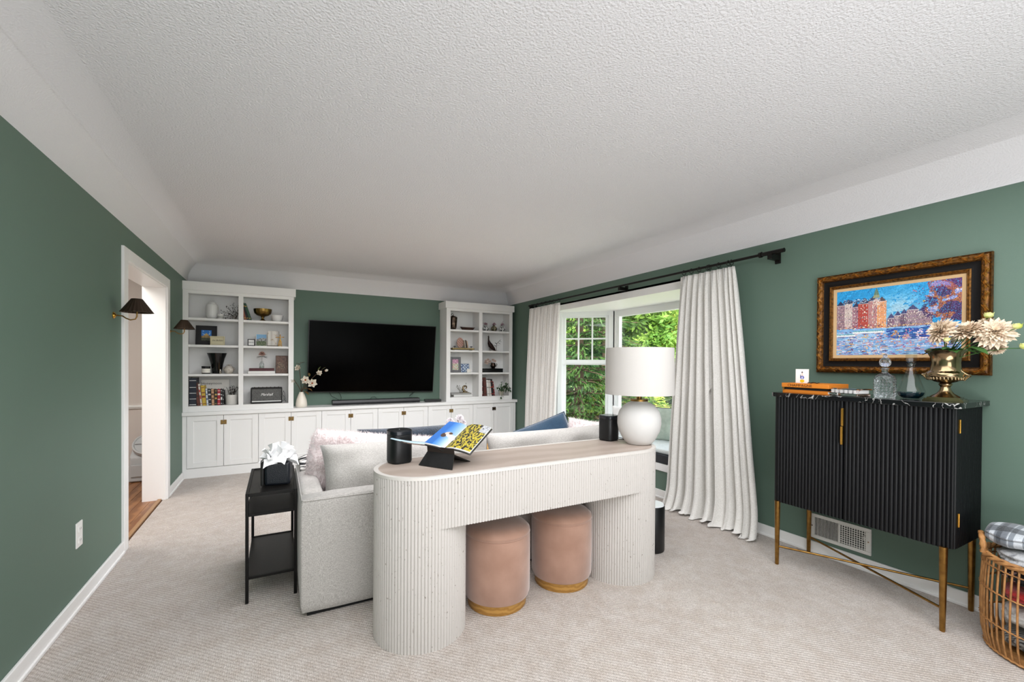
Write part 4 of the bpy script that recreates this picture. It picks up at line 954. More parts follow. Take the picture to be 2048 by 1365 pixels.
for k in range(10): z = PZ0+.045+k*(PZ1-PZ0-.09)/9; [carve(y, z, False, .062, 1 if k % 2 else -1) for y in (PY0+.022, PY1-.022)]
mb.build('carving', mat('rubbed_gilt', '#b07a34', .38, .65, var=(70, '#4c2d12', .42, .75)), t, kind='stuff', smooth=30)
def painting_art(W_=270, H_=196):
    a = np.zeros((H_, W_, 3)); rg = np.random.default_rng(12); Y, X = np.mgrid[0:H_, 0:W_]
    U = lambda lo, hi: rg.uniform(lo, hi); pick = lambda p: p[rg.integers(len(p))]
    def stroke(cx, cy, L_, w, ang, c, jit=.035):
        cx *= W_; cy *= H_; L_ *= W_/2; w *= W_/2; r = int(L_+w)+1; x0, x1, y0, y1 = max(0, int(cx-r)), min(W_, int(cx+r)+1), max(0, int(cy-r)), min(H_, int(cy+r)+1)
        if x0 >= x1 or y0 >= y1: return
        xx, yy = X[y0:y1, x0:x1]-cx, Y[y0:y1, x0:x1]-cy; u = xx*math.cos(ang)+yy*math.sin(ang); v = -xx*math.sin(ang)+yy*math.cos(ang)
        k = (np.abs(u) < L_) & (np.abs(v) < w); a[y0:y1, x0:x1][k] = np.clip(np.array(c)+rg.normal(0, jit), 0, 1)
    def rect(x0, x1, y0, y1, c): a[max(0, int(y0*H_)):int(y1*H_), max(0, int(x0*W_)):int(x1*W_)] = c
    rect(0, 1, 0, .62, (.12, .60, .84)); rect(0, 1, .58, 1, (.48, .68, .86))
    for _ in range(1300):
        x, y = U(0, 1), U(0, .6); cl = math.exp(-((x-.55)/.17)**2-((y-.36)/.24)**2); c = np.array([.10, .60, .85])*(1-cl)+np.array([.66, .82, .90])*cl+rg.normal(0, .03)
        stroke(x, y, U(.03, .07), U(.010, .02), U(-1, .3), c, .02)
    # water: pale base, blue middle, vertical reflections, then broken horizontals
    for _ in range(700): x, y = U(0, 1), U(.58, 1); stroke(x, y, U(.04, .10), U(.008, .016), U(-.06, .06), pick([(.50, .70, .88), (.42, .62, .84), (.62, .78, .92), (.55, .66, .86)]), .03)
    for _ in range(170): stroke(U(.46, .95), U(.62, .76), U(.03, .06), .012, 0, pick([(.14, .32, .66), (.18, .40, .72), (.12, .24, .55), (.10, .42, .62)]))
    for x, c, h in ((.05, (.72, .60, .70), .2), (.12, (.42, .22, .42), .22), (.20, (.85, .78, .80), .16), (.27, (.92, .72, .45), .2), (.33, (.90, .82, .84), .24), (.40, (.88, .66, .60), .18), (.52, (.80, .60, .38), .12), (.62, (.78, .52, .62), .16), (.70, (.90, .82, .88), .2), (.78, (.70, .46, .56), .14), (.88, (.55, .40, .55), .2)):
        for _ in range(26): stroke(x+rg.normal(0, .022), .64+h*rg.random()*1.6, U(.008, .022), U(.006, .011), pick([0, PI/2, .1]), c, .07)
    for _ in range(300): x, y = U(0, 1), U(.72, 1); stroke(x, y, U(.02, .05), U(.004, .009), U(-.2, .1), pick([(.93, .92, .96), (.24, .36, .66), (.60, .48, .70), (.92, .76, .50), (.36, .20, .42), (.70, .84, .94), (.86, .66, .66)]))
    # houses on the left
    def house(x0, x1, ty, base, roof, dark, n_win, lean=0):
        m = (x0+x1)/2
        for y in np.arange(ty, .60, .004): rect(x0, x1, y, y+.006, np.clip(np.array(base)+rg.normal(0, .02, 3), 0, 1))
        for k in range(22): f = k/22; w = (x1-x0)/2*f; rect(m-w, m+w, ty-.07+.07*f, ty-.066+.07*f, roof)
        for _ in range(70): stroke(U(x0, x1), U(ty, .60), U(.006, .016), U(.003, .006), PI/2+U(-.2, .2), pick([np.array(base)*1.12, np.array(base)*.8, dark, (.95, .90, .84)]))
        for y in np.arange(ty+.03, .54, .058):
            for q in range(n_win): x = x0+(q+.5)*(x1-x0)/n_win; stroke(x, y, .016, .0062, PI/2, (.93, .90, .86), .02); stroke(x, y, .011, .0040, PI/2, dark, .04)
        stroke(m, ty, (x1-x0), .004, U(-.1, .1), (.92, .90, .90))
    house(0, .075, .22, (.60, .48, .52), (.15, .18, .32), (.18, .15, .28), 3); house(.075, .15, .20, (.80, .72, .70), (.20, .20, .34), (.26, .20, .32), 3)
    house(.15, .22, .26, (.62, .44, .50), (.16, .20, .34), (.24, .16, .28), 3); house(.20, .315, .22, (.70, .26, .22), (.14, .20, .34), (.22, .14, .22), 4); house(.29, .375, .19, (.72, .50, .50), (.20, .24, .38), (.24, .20, .34), 3); house(.37, .445, .21, (.90, .62, .42), (.34, .28, .30), (.40, .22, .22), 3)
    for _ in range(120): x = U(.06, .34); stroke(x, .17+U(-.03, .03), U(.01, .02), .006, U(-.5, .5), pick([(.16, .22, .38), (.22, .28, .42), (.12, .15, .28), (.75, .80, .85)]))
    for k in range(40): f = k/40; rect(.362-.030*f**.7, .362+.030*f**.7, .005+f*.15, .011+f*.15, (.38, .50, .42) if f < .7 else (.60, .62, .48))
    for _ in range(60): stroke(U(.335, .39), U(.16, .26), .012, .005, PI/2, pick([(.85, .80, .78), (.80, .62, .56), (.95, .88, .80)]))
    for _ in range(70): stroke(U(.02, .45), U(.545, .60), U(.01, .022), .006, U(-.2, .2), pick([(.88, .36, .24), (.95, .78, .45), (.45, .20, .26), (.95, .92, .88), (.30, .24, .38)]))
    # boats
    for cx, cy, L_ in ((.29, .655, .13), (.07, .695, .10)):
        rect(cx-L_, cx+L_, cy-.020, cy-.004, (.40, .68, .72)); rect(cx-L_*1.05, cx+L_*1.1, cy-.004, cy+.020, (.93, .94, .95))
        for _ in range(24): stroke(cx+U(-L_, L_), cy-.010, .008, .0045, PI/2, pick([(.22, .34, .48), (.9, .95, .96)]))
        for _ in range(26): stroke(cx+U(-L_, L_), cy+U(.018, .032), U(.02, .04), .0045, -.03, pick([(.40, .42, .62), (.80, .70, .72), (.28, .30, .50)]))
    # far side and bridge
    for x0, x1, ty in ((.455, .52, .47), (.51, .57, .44), (.56, .62, .42), (.61, .70, .37), (.69, .80, .40)):
        house(x0, x1, ty, pick([(.50, .38, .46), (.62, .52, .56), (.44, .34, .42)]), (.26, .28, .46), (.24, .20, .34), 3)
    for k in range(90): x = .44+k*.0052; stroke(x, .60-.028*math.sin((x-.44)/.46*PI), .010, .009, 0, pick([(.80, .66, .42), (.66, .48, .38), (.60, .50, .52), (.90, .80, .55)]))
    for _ in range(60): x = U(.46, .9); stroke(x, .572+U(-.012, .012), .009, .0035, PI/2, pick([(.2, .18, .3), (.85, .62, .3), (.9, .85, .8)]))
    # overhanging tree
    for _ in range(3600):
        x, y = 1-abs(rg.normal(0, .16)), U(-.02, .55); f = noise.noise((x*7, y*6, 3))*.13
        if x < .72+.24*abs(y-.34)**.8-f+(.08 if y > .5 else 0): continue
        q = noise.noise((x*9, y*9, 8)); c = pick([(.17, .11, .30), (.24, .16, .38), (.34, .22, .44)]) if q < .05 else (pick([(.62, .38, .24), (.72, .46, .28), (.50, .22, .28)]) if q < .28 else pick([(.62, .64, .84), (.46, .50, .72), (.80, .76, .84)]))
        if y < .12: c = np.array(c)*.7+np.array([.14, .05, .14])
        stroke(x, y, U(.007, .016), U(.005, .008), U(0, PI), c)
    for _ in range(60): stroke(U(.64, .80), U(.05, .30), U(.006, .012), .005, U(0, PI), pick([(.24, .20, .42), (.46, .48, .72)]))
    for x, y, c in ((.66, .10, (.80, .26, .24)), (.675, .115, (.85, .35, .30)), (.735, .26, (.95, .85, .25)), (.90, .22, (.9, .6, .25))): stroke(x, y, .018, .007, -.3, c)
    for k in range(26): stroke(.93-.0015*k, .28+.012*k, .010, .006, PI/2+.15, (.26, .16, .22))
    return a
picture('canvas', painting_art(), (3.306, PY1-.117, PZ0+.117), (0, -(PY1-PY0-.234), 0), (0, 0, PZ1-PZ0-.234), t, oil_mat)

# ================================================================== WALL GRILLES AND OUTLETS
gm = mat('enamelled_grille', '#e4e2dd', .4); hole = mat('dark_duct', '#3b3a38', .8)
t = thing('floor_register', 'white steel heating register low on the right wall behind the black cabinet', 'vent', (3.31, 1.49, .11))
GY0, GY1, GZ0, GZ1 = 1.315, 1.668, .108, .278
frame_ = MB(); f_ = .022
for bx in ((GY0, GY1, GZ0, GZ0+f_), (GY0, GY1, GZ1-f_, GZ1), (GY0, GY0+f_*1.3, GZ0+f_, GZ1-f_), (GY1-f_, GY1, GZ0+f_, GZ1-f_), ((GY0+GY1)/2-.004, (GY0+GY1)/2+.006, GZ0+f_, GZ1-f_)): frame_.box(3.305, 3.3195, *bx)
frame_.build('plate', gm, t, bevel=.002)
MB().box(3.316, 3.3195, GY0+f_, GY1-f_, GZ0+f_, GZ1-f_).build('duct_opening', hole, t)
mb = MB(); ym = (GY0+GY1)/2
for k in range(19): y = ym+.010+k*.0082; mb.box(3.3075, 3.316, y, y+.0026, GZ0+f_, GZ1-f_, RZ(R(25), (3.31, y, 0)))
mb.build('louvres', gm, t, kind='stuff')
mb = MB()
for k in range(10): y = GY0+f_*1.3+.004+k*.0140; mb.box(3.3085, 3.312, y, y+.004, GZ0+f_, GZ1-f_)
for k in range(9): z = GZ0+f_+.006+k*.0142; mb.box(3.309, 3.3125, GY0+f_, ym, z, z+.0042)
mb.build('grid', gm, t, kind='stuff'); MB().box(3.298, 3.31, GY0+.030, GY0+.036, .20, .225).box(3.303, 3.31, GY0+.02, GY0+.05, .208, .214).build('lever', gm, t)
for y, z in ((GY1-.011, .193), (GY0+.013, .193)): MB().lathe([(.004, 0), (.004, .002)], (0, 0, 0), 10, Matrix.Translation((3.305, y, z)) @ Matrix.Rotation(R(-90), 4, 'Y')).build('screw', silver, t)
t = thing('return_grille', 'white return-air grille low on the right wall beyond the left curtain', 'vent', (3.31, 5.68, .06))
mb = MB(); mb.box(3.306, 3.3195, 5.50, 5.80, .05, .072).box(3.306, 3.3195, 5.50, 5.80, .262, .29).box(3.306, 3.3195, 5.50, 5.522, .072, .262).box(3.306, 3.3195, 5.778, 5.80, .072, .262); mb.build('plate', gm, t, bevel=.002)
mb = MB(); [mb.box(3.309, 3.3195, 5.53+k*.012, 5.534+k*.012, .07, .265) for k in range(21)]; mb.build('louvres', gm, t, kind='stuff')
t = thing('wall_outlet', 'white double wall outlet low on the left green wall', 'outlet', (XL, 3.13, .39))
MB().box(XL, XL+.006, 3.088, 3.168, .322, .455).build('plate', mat('white_outlet', '#f2f1ee', .3), t, bevel=.002)
for z in (.358, .418):
    o = MB().box(XL+.0055, XL+.009, 3.111, 3.145, z-.016, z+.016).build('socket', MATS['white_outlet'], t, bevel=.003)
    MB().box(XL+.0088, XL+.0094, 3.119, 3.121, z-.004, z+.006).box(XL+.0088, XL+.0094, 3.134, 3.136, z-.004, z+.006).build('slot', hole, o)

# ================================================================== BASKET
wick = mat('rattan', '#b98650', .6, var=(30, '#8f6236', .35, .7)); bx_, by_ = 3.062, .515
t = thing('wicker_basket', 'open-weave rattan basket with hooped handles filled with blankets, in the lower right corner', 'basket', (bx_, by_, 0))
def bpt(a, z, e=0):
    r = .236+.010*math.sin(PI*min(1, z/.44))+e-.012*max(0, .04-z)/.04; return (bx_+r*math.cos(a)*.98, by_+r*math.sin(a), z)
for k in range(56):
    a = 2*PI*k/56; a2 = a+.012*math.sin(k*5)
    MB().tube([bpt(a+(a2-a)*q, .006+.426*q) for q in np.linspace(0, 1, 7)], .0042, 5).build('stake', wick, t, smooth=60)
def hoop(z, r, n=56, nm='weaver', w=.005, ph=0):
    mb = MB()
    for s in (0, PI): mb.tube([bpt(2*PI*k/n, z+.003*math.sin(k*PI/1.0+s+ph)*1, w*math.cos(k*PI+s)) for k in range(n)], r, 5, True)
    return mb.build(nm, wick, t, smooth=60)
for z in (.14, .285, .395): hoop(z, .003)
hoop(.012, .005, nm='base_ring')
mb = MB()
for s in (0, 2*PI/3, 4*PI/3): mb.tube([bpt(2*PI*k/112, .432+.009*math.sin(k*.55+s), .009*math.cos(k*.55+s)) for k in range(112)], .0075, 6, True)
mb.build('rim', wick, t, smooth=60)
mb = MB(); mb.lathe([(.215, .004), (.215, .014)], (bx_, by_, 0), 40); mb.build('bottom', wick, t)
for a0 in (R(106), R(286)):
    mb = MB()
    for s in (0, PI): mb.tube([bpt(a0+.24*math.cos(q), .435+.080*math.sin(q), .010+.004*math.cos(q*6+s)) for q in np.linspace(0, PI, 20)], .0085, 6)
    mb.build('handle', wick, t, smooth=60)
def wool(name, c1, c2, sc, axis='X'): return mat(name, c1, .95, wave=(sc, c2, 1.2, axis), sheen=.4, bump=(120, .5))
def bundle(name, label, cat, m, r, z0, z1, seed, ripple=.03, dx=0, dy=0):
    mb = MB(); 
    def fn(u, v):
        a = 2*PI*u; b = -PI/2+PI*v; q = Vector((math.cos(a)*math.cos(b), math.sin(a)*math.cos(b), math.sin(b)))
        e = 1+ripple*4*noise.noise(q*2.5+Vector((seed, 0, 0)))+ripple*math.sin(q.z*14+3*noise.noise(q*2+Vector((0, seed, 0)))*2)
        s = (abs(q.x)**4+abs(q.y)**4+abs(q.z)**4+1e-9)**-.12
        return (bx_+dx+q.x*r*e*s*.93, by_+dy+q.y*r*e*s*.93, (z0+z1)/2+q.z*(z1-z0)/2*min(1.04, e)*min(1, s))
    mb.grid(fn, 48, 26); o = weld(mb.build(name, m, smooth=180)); return tag(o, label, cat, 'blankets in the rattan basket')
bundle('folded_blanket', 'mottled grey and black blanket at the bottom of the rattan basket', 'blanket', wool('charcoal_wool', '#8b8a86', '#2b2a2b', 22), .175, .018, .12, 1)
bundle('folded_blanket', 'fluffy pale grey blanket in the middle of the rattan basket', 'blanket', mat('pale_grey_fleece', '#c9c8c4', .95, sheen=.5, var=(35, '#98968f', .45, .65), bump=(60, .6)), .18, .122, .235, 2)
bundle('folded_blanket', 'bright red blanket seen through the stakes of the basket', 'blanket', mat('red_wool', '#b3161a', .9, sheen=.4, bump=(140, .5)), .18, .238, .315, 3)
bundle('folded_blanket', 'black and pink patterned blanket just above the red one in the basket', 'blanket', mat('black_pink_print', '#1b191b', .9, var=(30, '#d9b3b3', .55, .6)), .18, .318, .385, 4)
def plaid():
    m = mat('grey_plaid', '#b9bdc2', .95, sheen=.4, bump=(150, .5)); N = m.node_tree.nodes; L = m.node_tree.links; b = N['Principled BSDF']; tc = N['Texture Coordinate']; prev = None
    for ax, sc, c in (('X', 2.2, '#5a6068'), ('Y', 2.6, '#6e747c'), ('Y', 7.5, '#8e959c')):
        w = N.new('ShaderNodeTexWave'); w.bands_direction = ax; w.inputs['Scale'].default_value = sc; w.inputs['Distortion'].default_value = .3; L.new(tc.outputs['Object'], w.inputs['Vector'])
        r = N.new('ShaderNodeValToRGB'); r.color_ramp.elements[0].position = .62; r.color_ramp.elements[1].position = .74; r.color_ramp.elements[0].color = (1, 1, 1, 1); r.color_ramp.elements[1].color = (*lin(c), 1); L.new(w.outputs['Fac'], r.inputs[0])
        mx = N.new('ShaderNodeMix'); mx.data_type = 'RGBA'; mx.blend_type = 'MULTIPLY'; mx.inputs[0].default_value = .85; mx.inputs[6].default_value = (*lin('#c3c8ce'), 1)
        if prev: L.new(prev, mx.inputs[6])
        L.new(r.outputs[0], mx.inputs[7]); prev = mx.outputs[2]
    L.new(prev, b.inputs['Base Color']); return m
mb = MB(); hd = bpt(R(128), .52)
def drape(u, v):
    # rolled plaid throw lying across the rim, its nose over the left handle
    ax = Vector((bx_-.015, by_+.215, .520)).lerp(Vector((bx_+.0, by_-.26, .510)), u); a = 2*PI*v*1.35+.6; r = (.052+.010*v)*(1+.12*math.sin(6*u+2))*(.55+.45*min(1, u*6))
    return tuple(ax+Vector((math.cos(a)*r*2.3, .0, math.sin(a)*r*.8+.006*math.sin(14*u+a))))
mb.grid(drape, 40, 50); tag(mb.build('plaid_throw', plaid(), smooth=180, solid=.008), 'grey and white plaid wool throw draped over the top of the rattan basket', 'blanket', 'blankets in the rattan basket')
bundle('folded_blanket', 'light grey knitted blanket filling the top of the basket under the plaid throw', 'blanket', mat('light_grey_knit', '#b4b6b8', .95, sheen=.4, var=(50, '#6e7074', .5, .7), bump=(90, .7)), .20, .388, .485, 5, dx=.01)

# ================================================================== WALL SCONCES
def sconce(x, y, z, label):
    s = thing('wall_sconce', label, 'wall lamp', (XL, y, z), group='brass wall sconces beside the doorway')
    mb = MB(); Mx = Matrix.Translation((XL, y, z)) @ Matrix.Rotation(R(90), 4, 'Y'); mb.lathe([(.022, 0), (.022, .004), (.014, .010), (.008, .014)], (0, 0, 0), 24, Mx); mb.build('wall_plate', gold, s, smooth=40)
    P = [(XL, z), (XL+.02, z), (XL+.045, z-.002), (XL+.062, z-.016), (XL+.085, z-.026), (XL+.110, z-.020), (XL+.118, z-.002), (XL+.118, z+.045)]
    MB().tube([(p[0], y, p[1]) for p in P], .0042, 8).build('arm', brass, s, smooth=60)
    xc = XL+.118; MB().lathe([(.008, .040), (.012, .044), (.012, .07), (.008, .072)], (xc, y, z), 16).build('socket', bronze, s, smooth=40)
    mb = MB(); n = 72; vs = []
    for zz, rr in ((.024, .086), (.032, .080), (.112, .030), (.114, .028)):
        for i in range(n): a = 2*PI*i/n; k = 1+.035*math.cos(a*24)*(1 if zz < .1 else .5); vs.append((xc+rr*k*math.cos(a), y+rr*k*math.sin(a), z+zz))
    mb.add(vs, [(j*n+i, j*n+(i+1) % n, (j+1)*n+(i+1) % n, (j+1)*n+i) for j in range(3) for i in range(n)]+[tuple(3*n+i for i in range(n))])
    mb.build('lamp_shade', mat('bronze_pleated_shade', '#3a2c20', .5, .5), s, smooth=30, solid=.0012)
sconce(0, 3.69, 1.613, 'brass wall sconce with a dark pleated shade on the near side of the doorway')
sconce(0, 5.33, 1.612, 'brass wall sconce with a dark pleated shade between the doorway and the left bookcase')

# ================================================================== TELEVISION AND MEDIA
t = thing('television', 'large black wall-mounted flat television between the two bookcases', 'television', (1.2, 6.2, .9))
def tvp(u, v, d=0):
    a = Vector((.330, 6.215, .918)).lerp(Vector((2.035, 6.235, .882)), u); b_ = Vector((.345, 6.14, 1.862)).lerp(Vector((2.055, 6.15, 1.853)), u); p = a.lerp(b_, v); return p+Vector((0, d, -.08*d))
def tvslab(u0, u1, v0, v1, d0, d1): return MB().add([tvp(u, v, d) for d in (d0, d1) for v in (v0, v1) for u in (u0, u1)], [(0, 2, 3, 1), (4, 5, 7, 6), (0, 1, 5, 4), (2, 6, 7, 3), (0, 4, 6, 2), (1, 3, 7, 5)])
tvslab(0, 1, 0, 1, .002, .03).build('body', mat('tv_shell', '#0a0a0b', .4), t, bevel=.003); tvslab(.006, .994, .014, .99, 0, .0025).build('screen', mat('tv_screen', '#010101', .22, spec=.05), t)
MB().box(.9, 1.5, 6.24, 6.2895, 1.2, 1.6).build('wall_mount', matte_black, t)
t = thing('soundbar', 'long black soundbar on the worktop under the television', 'soundbar', (1.15, 6.17, .744))
mb = MB(); mb.add([(x, y, z) for x in (.628, 1.80) for y, z in ((6.11, .748), (6.105, .775), (6.115, .808), (6.20, .812), (6.215, .80), (6.215, .748))], [tuple(range(5, -1, -1)), tuple(range(6, 12))]+[(i, (i+1) % 6, (i+1) % 6+6, i+6) for i in range(6)]); mb.build('body', black_plastic, t, bevel=.004)
mb = MB(); mb.box(.68, .74, 6.13, 6.2, .7445, .749); mb.box(1.69, 1.75, 6.13, 6.2, .7445, .749); mb.build('feet', matte_black, t)
t = thing('media_player', 'slim black media box on the worktop beside the right end of the soundbar', 'media player', (2.0, 6.17, .744))
MB().prism([(1.87, 6.10), (2.11, 6.07), (2.14, 6.20), (1.90, 6.24)], .7475, .778).build('body', black_plastic, t, bevel=.005); MB().box(1.93, 2.08, 6.12, 6.18, .7445, .748).build('feet', matte_black, t)
def cord(label, pts, r=.003): tag(MB().tube(pts, r, 6).build('power_cord', matte_black, smooth=60), label, 'cord')
cord('black cable looping from under the left end of the television to the soundbar', [(.60, 6.24, .92), (.63, 6.245, .86), (.70, 6.25, .82), (.74, 6.24, .80), (.755, 6.235, .83), (.74, 6.24, .88), (.71, 6.25, .92)])
cord('black cable hanging between the television and the right end of the soundbar', [(1.72, 6.25, .90), (1.74, 6.25, .86), (1.70, 6.245, .84), (1.68, 6.24, .825), (1.71, 6.24, .86), (1.78, 6.245, .90)])
cord('black cable curving up behind the middle of the soundbar', [(1.13, 6.235, .80), (1.15, 6.24, .83), (1.19, 6.24, .835), (1.22, 6.235, .81)])
cord('black cable on the worktop between the soundbar and the media box', [(1.80, 6.2, .79), (1.82, 6.22, .775), (1.85, 6.21, .765), (1.88, 6.2, .765)])

# flower vase by the television
mg = thing('vase', 'cream tapered ceramic vase on the worktop beside the left bookcase', 'vase', (.262, 6.10, .744))
MB().lathe([(.0, 0), (.060, 0), (.066, .006), (.067, .04), (.060, .09), (.044, .14), (.028, .178), (.025, .19), (.021, .19), (.020, .16)], (.262, 6.10, .7445), 40, cap=False).build('body', mat('cream_glaze', '#ece4d6', .25), mg, smooth=60)
mg = thing('magnolia_branches', 'white magnolia branches with brown leaves in the cream vase beside the television', 'flowers', (.262, 6.10, .92))
b0 = Vector((.262, 6.10, .80))
leafb = mat('magnolia_leaf', '#5b6b3c', .45, var=(9, '#7a5530', .45, .6))
def branch(pts): MB().tube([b0]+[Vector(p) for p in pts], [.004]*len(pts)+[.002], 6).build('branch', stem_brown, mg, smooth=60)
branch([(.262, 6.10, .95), (.25, 6.08, 1.10), (.235, 6.07, 1.24), (.25, 6.08, 1.32)]); branch([(.27, 6.10, .95), (.33, 6.08, 1.05), (.42, 6.06, 1.15), (.53, 6.05, 1.25)])
branch([(.255, 6.09, .95), (.22, 6.06, 1.02), (.17, 6.03, 1.10), (.11, 6.02, 1.18)]); branch([(.265, 6.08, .95), (.30, 6.04, 1.05), (.36, 6.02, 1.04)])
def magnolia(c, d, r, seed, open_=1.0):
    mb = MB(); rg = random.Random(seed); d = Vector(d).normalized(); x = d.orthogonal().normalized(); y = d.cross(x)
    for l in range(2):
        for k in range(6 if l == 0 else 4):
            a = 2*PI*(k+.5*l)/(6 if l == 0 else 4)+rg.uniform(-.15, .15); rad = x*math.cos(a)+y*math.sin(a); el = (.25+.5*l)+(1-open_)*.8
            mb.leaf(Vector(c), rad*math.cos(el)+d*math.sin(el), r*rg.uniform(.9, 1.1), r*.72, bend=-.25, up=d, curl=.25)
    f = mb.build('bloom', petal_white, mg, smooth=60); m2 = MB(); m2.ball(Vector(c)+d*.010, .011*r/.05, 8, 6); m2.build('centre', mat('rust_stamen', '#8f4a24', .7), f, smooth=60)
for k, (c, d, r, op) in enumerate([((.303, 6.05, 1.085), (.0, -1, .2), .062, 1), ((.378, 6.04, 1.045), (.15, -1, .1), .068, 1), ((.228, 6.06, 1.235), (-.3, -.8, .2), .058, .55), ((.452, 6.05, 1.165), (.3, -.9, .4), .054, .7), ((.525, 6.05, 1.20), (1, -.3, .4), .044, .2), ((.170, 6.02, 1.09), (-.4, -.8, -.4), .050, .4)]): magnolia(c, d, r, k, op)
for p, d, L_ in [((.25, 6.08, 1.30), (.6, -.3, .3), .06), ((.24, 6.07, 1.28), (-.6, -.3, .5), .06), ((.45, 6.05, 1.2), (.3, -.2, 1), .07), ((.50, 6.05, 1.22), (.5, -.3, .5), .06), ((.32, 6.05, .98), (.6, -.7, -.1), .09), ((.30, 6.05, .97), (.2, -.8, .5), .07), ((.29, 6.06, .95), (.7, -.5, -.5), .09), ((.12, 6.02, 1.16), (-.9, -.2, .6), .05), ((.14, 6.02, 1.12), (-.8, -.2, .1), .05), ((.22, 6.05, 1.03), (-.7, -.5, .2), .06), ((.35, 6.05, 1.13), (-.1, -.4, 1), .06), ((.20, 6.06, 1.20), (-.6, -.4, .6), .05)]:
    MB().leaf(p, d, L_, L_*.5, .2).build('leaf', leafb, mg, smooth=60)

# ================================================================== THINGS ON THE BOOKCASE SHELVES
Z0_, Z1_, Z2_, Z3_ = .8082, 1.1725, 1.5055, 1.8105
def vbook(x, w, d, h, z, m, label, lean=0, y=6.06, group='books standing on the shelves', bands=None, pm=paper, pivot='l'):
    """standing book: covers, page block, optional spine bands; lean about its foot in the shelf plane"""
    c = (x if pivot == 'l' else x+w, y, z); t = thing('book', label, 'book', (x+w/2, y+d/2, z), group=group); M = RY(lean, c); e = .0025
    mb = MB(); mb.box(x, x+e, y, y+d, z, z+h, M); mb.box(x+w-e, x+w, y, y+d, z, z+h, M); mb.box(x+e, x+w-e, y, y+e, z, z+h, M); mb.build('cover', m, t, bevel=.0007, seg=1)
    MB().box(x+e, x+w-e, y+e, y+d-.004, z+.003, z+h-.004, M).build('pages', pm, t)
    if bands:
        for z0, z1 in bands[0]: MB().box(x+.002, x+w-.002, y-.0008, y+.0005, z+h*z0, z+h*z1, M).build('spine_print', bands[1], t)
    return t
cream = mat('cream_print', '#e8dfc8', .6); goldp = mat('gold_print', '#c9a552', .5); blackm = mat('black_cloth', '#17171a', .6)
# --- left bookcase, top left
MB_ = MB(); n = 80; vs = []
prof = [(.030, 0), (.046, .004), (.056, .02), (.0605, .06), (.0605, .14), (.056, .165), (.044, .180), (.034, .184), (.034, .197), (.031, .197), (.031, .18)]
for r, z in prof:
    for i in range(n): a = 2*PI*i/n; k = 1+(.022*math.cos(a*20) if .01 < z < .175 else 0); vs.append((-.680+r*k*math.cos(a), 6.13+r*k*math.sin(a), Z3_+z))
MB_.add(vs, [(j*n+i, j*n+(i+1) % n, (j+1)*n+(i+1) % n, (j+1)*n+i) for j in range(len(prof)-1) for i in range(n)]+[tuple(range(n-1, -1, -1))])
tag(MB_.build('ribbed_vase', mat('white_glaze', '#e6e6e4', .3), smooth=50), 'tall white ribbed ceramic vase on the top shelf of the left bookcase', 'vase')
t = thing('candle_jar', 'small white labelled candle jar beside the ribbed vase on the top shelf', 'candle', (-.594, 6.07, Z3_)); MB().lathe([(.026, 0), (.028, .003), (.028, .045), (.026, .048)], (-.594, 6.07, Z3_), 28).build('jar', mat('frosted_white', '#dcdcd8', .3), t, smooth=40); MB().lathe([(.029, .048), (.029, .060), (0, .062)], (-.594, 6.07, Z3_), 28, cap=False).build('lid', mat('white_lid', '#efefed', .35), t, smooth=40)
MB().lathe([(.0283, .014), (.0283, .034)], (-.594, 6.07, Z3_), 28, cap=False).build('label', mat('grey_label', '#a9a9a6', .6), t)
t = thing('dried_branches', 'bundle of dark dried berry branches lying on the top left shelf', 'branches', (-.50, 6.14, Z3_)); rg = random.Random(11)
dk = mat('dark_berries', '#2c2320', .6)
for k in range(9):
    p0 = Vector((-.44, 6.10+.012*k, Z3_+.015+.004*k)); an = R(178-15*k*.9+rg.uniform(-5, 5)); L_ = rg.uniform(.10, .17); d = Vector((math.cos(an), rg.uniform(-.2, .2), math.sin(an)*.85)).normalized()
    pts = [p0+d*L_*q+Vector((0, 0, .03*q*(1-q))) for q in (0, .35, .7, 1)]; s = MB().tube(pts, [.002, .0018, .0015, .001], 5).build('branch', stem_brown, t)
    mb = MB()
    for q in range(12): p = p0+d*L_*(.2+.8*q/11)+Vector((rg.gauss(0, .010), rg.gauss(0, .010), abs(rg.gauss(.004, .010)))); mb.ball(p, .0045, 6, 4) if q % 2 else mb.leaf(p, (rg.gauss(0, 1), rg.gauss(0, 1), rg.gauss(0, 1)), .022, .010)
    mb.build('berries', dk, s)
# --- top right compartment
for k, (x, m, lb) in enumerate([(-.355, mat('copper_cloth', '#9a5b44', .5), 'copper brown book leaning leftmost on the top right shelf'), (-.329, blackm, 'black book leaning between the copper and the green book'), (-.303, mat('bottle_green_cloth', '#1c4a33', .5), 'dark green book leaning against the black one beside the gold bowl')]):
    vbook(x, .024, .16, [.235, .215, .213][k], Z3_+.002, m, lb, lean=R(-13-2*k), group='three leaning books on the top shelf', bands=([(.12, .15), (.8, .84)], goldp), pivot='r')
t = thing('gold_bowl', 'fluted gold footed bowl on the top shelf of the left bookcase', 'bowl', (-.166, 6.12, Z3_)); n = 72; vs = []
prof = [(.020, .060), (.060, .072), (.086, .095), (.094, .125), (.096, .150), (.093, .150), (.088, .120), (.05, .085), (.0, .078)]
for r, z in prof:
    for i in range(n): a = 2*PI*i/n; k = 1+.03*abs(math.cos(a*12)); vs.append((-.166+r*k*math.cos(a), 6.12+r*k*math.sin(a), Z3_+z))
gb = mat('antique_gold', '#8f7440', .3, 1.0, var=(18, '#5b4522', .4, .7))
MB().add(vs, [(j*n+i, j*n+(i+1) % n, (j+1)*n+(i+1) % n, (j+1)*n+i) for j in range(len(prof)-1) for i in range(n)]).build('bowl', gb, t, smooth=60)
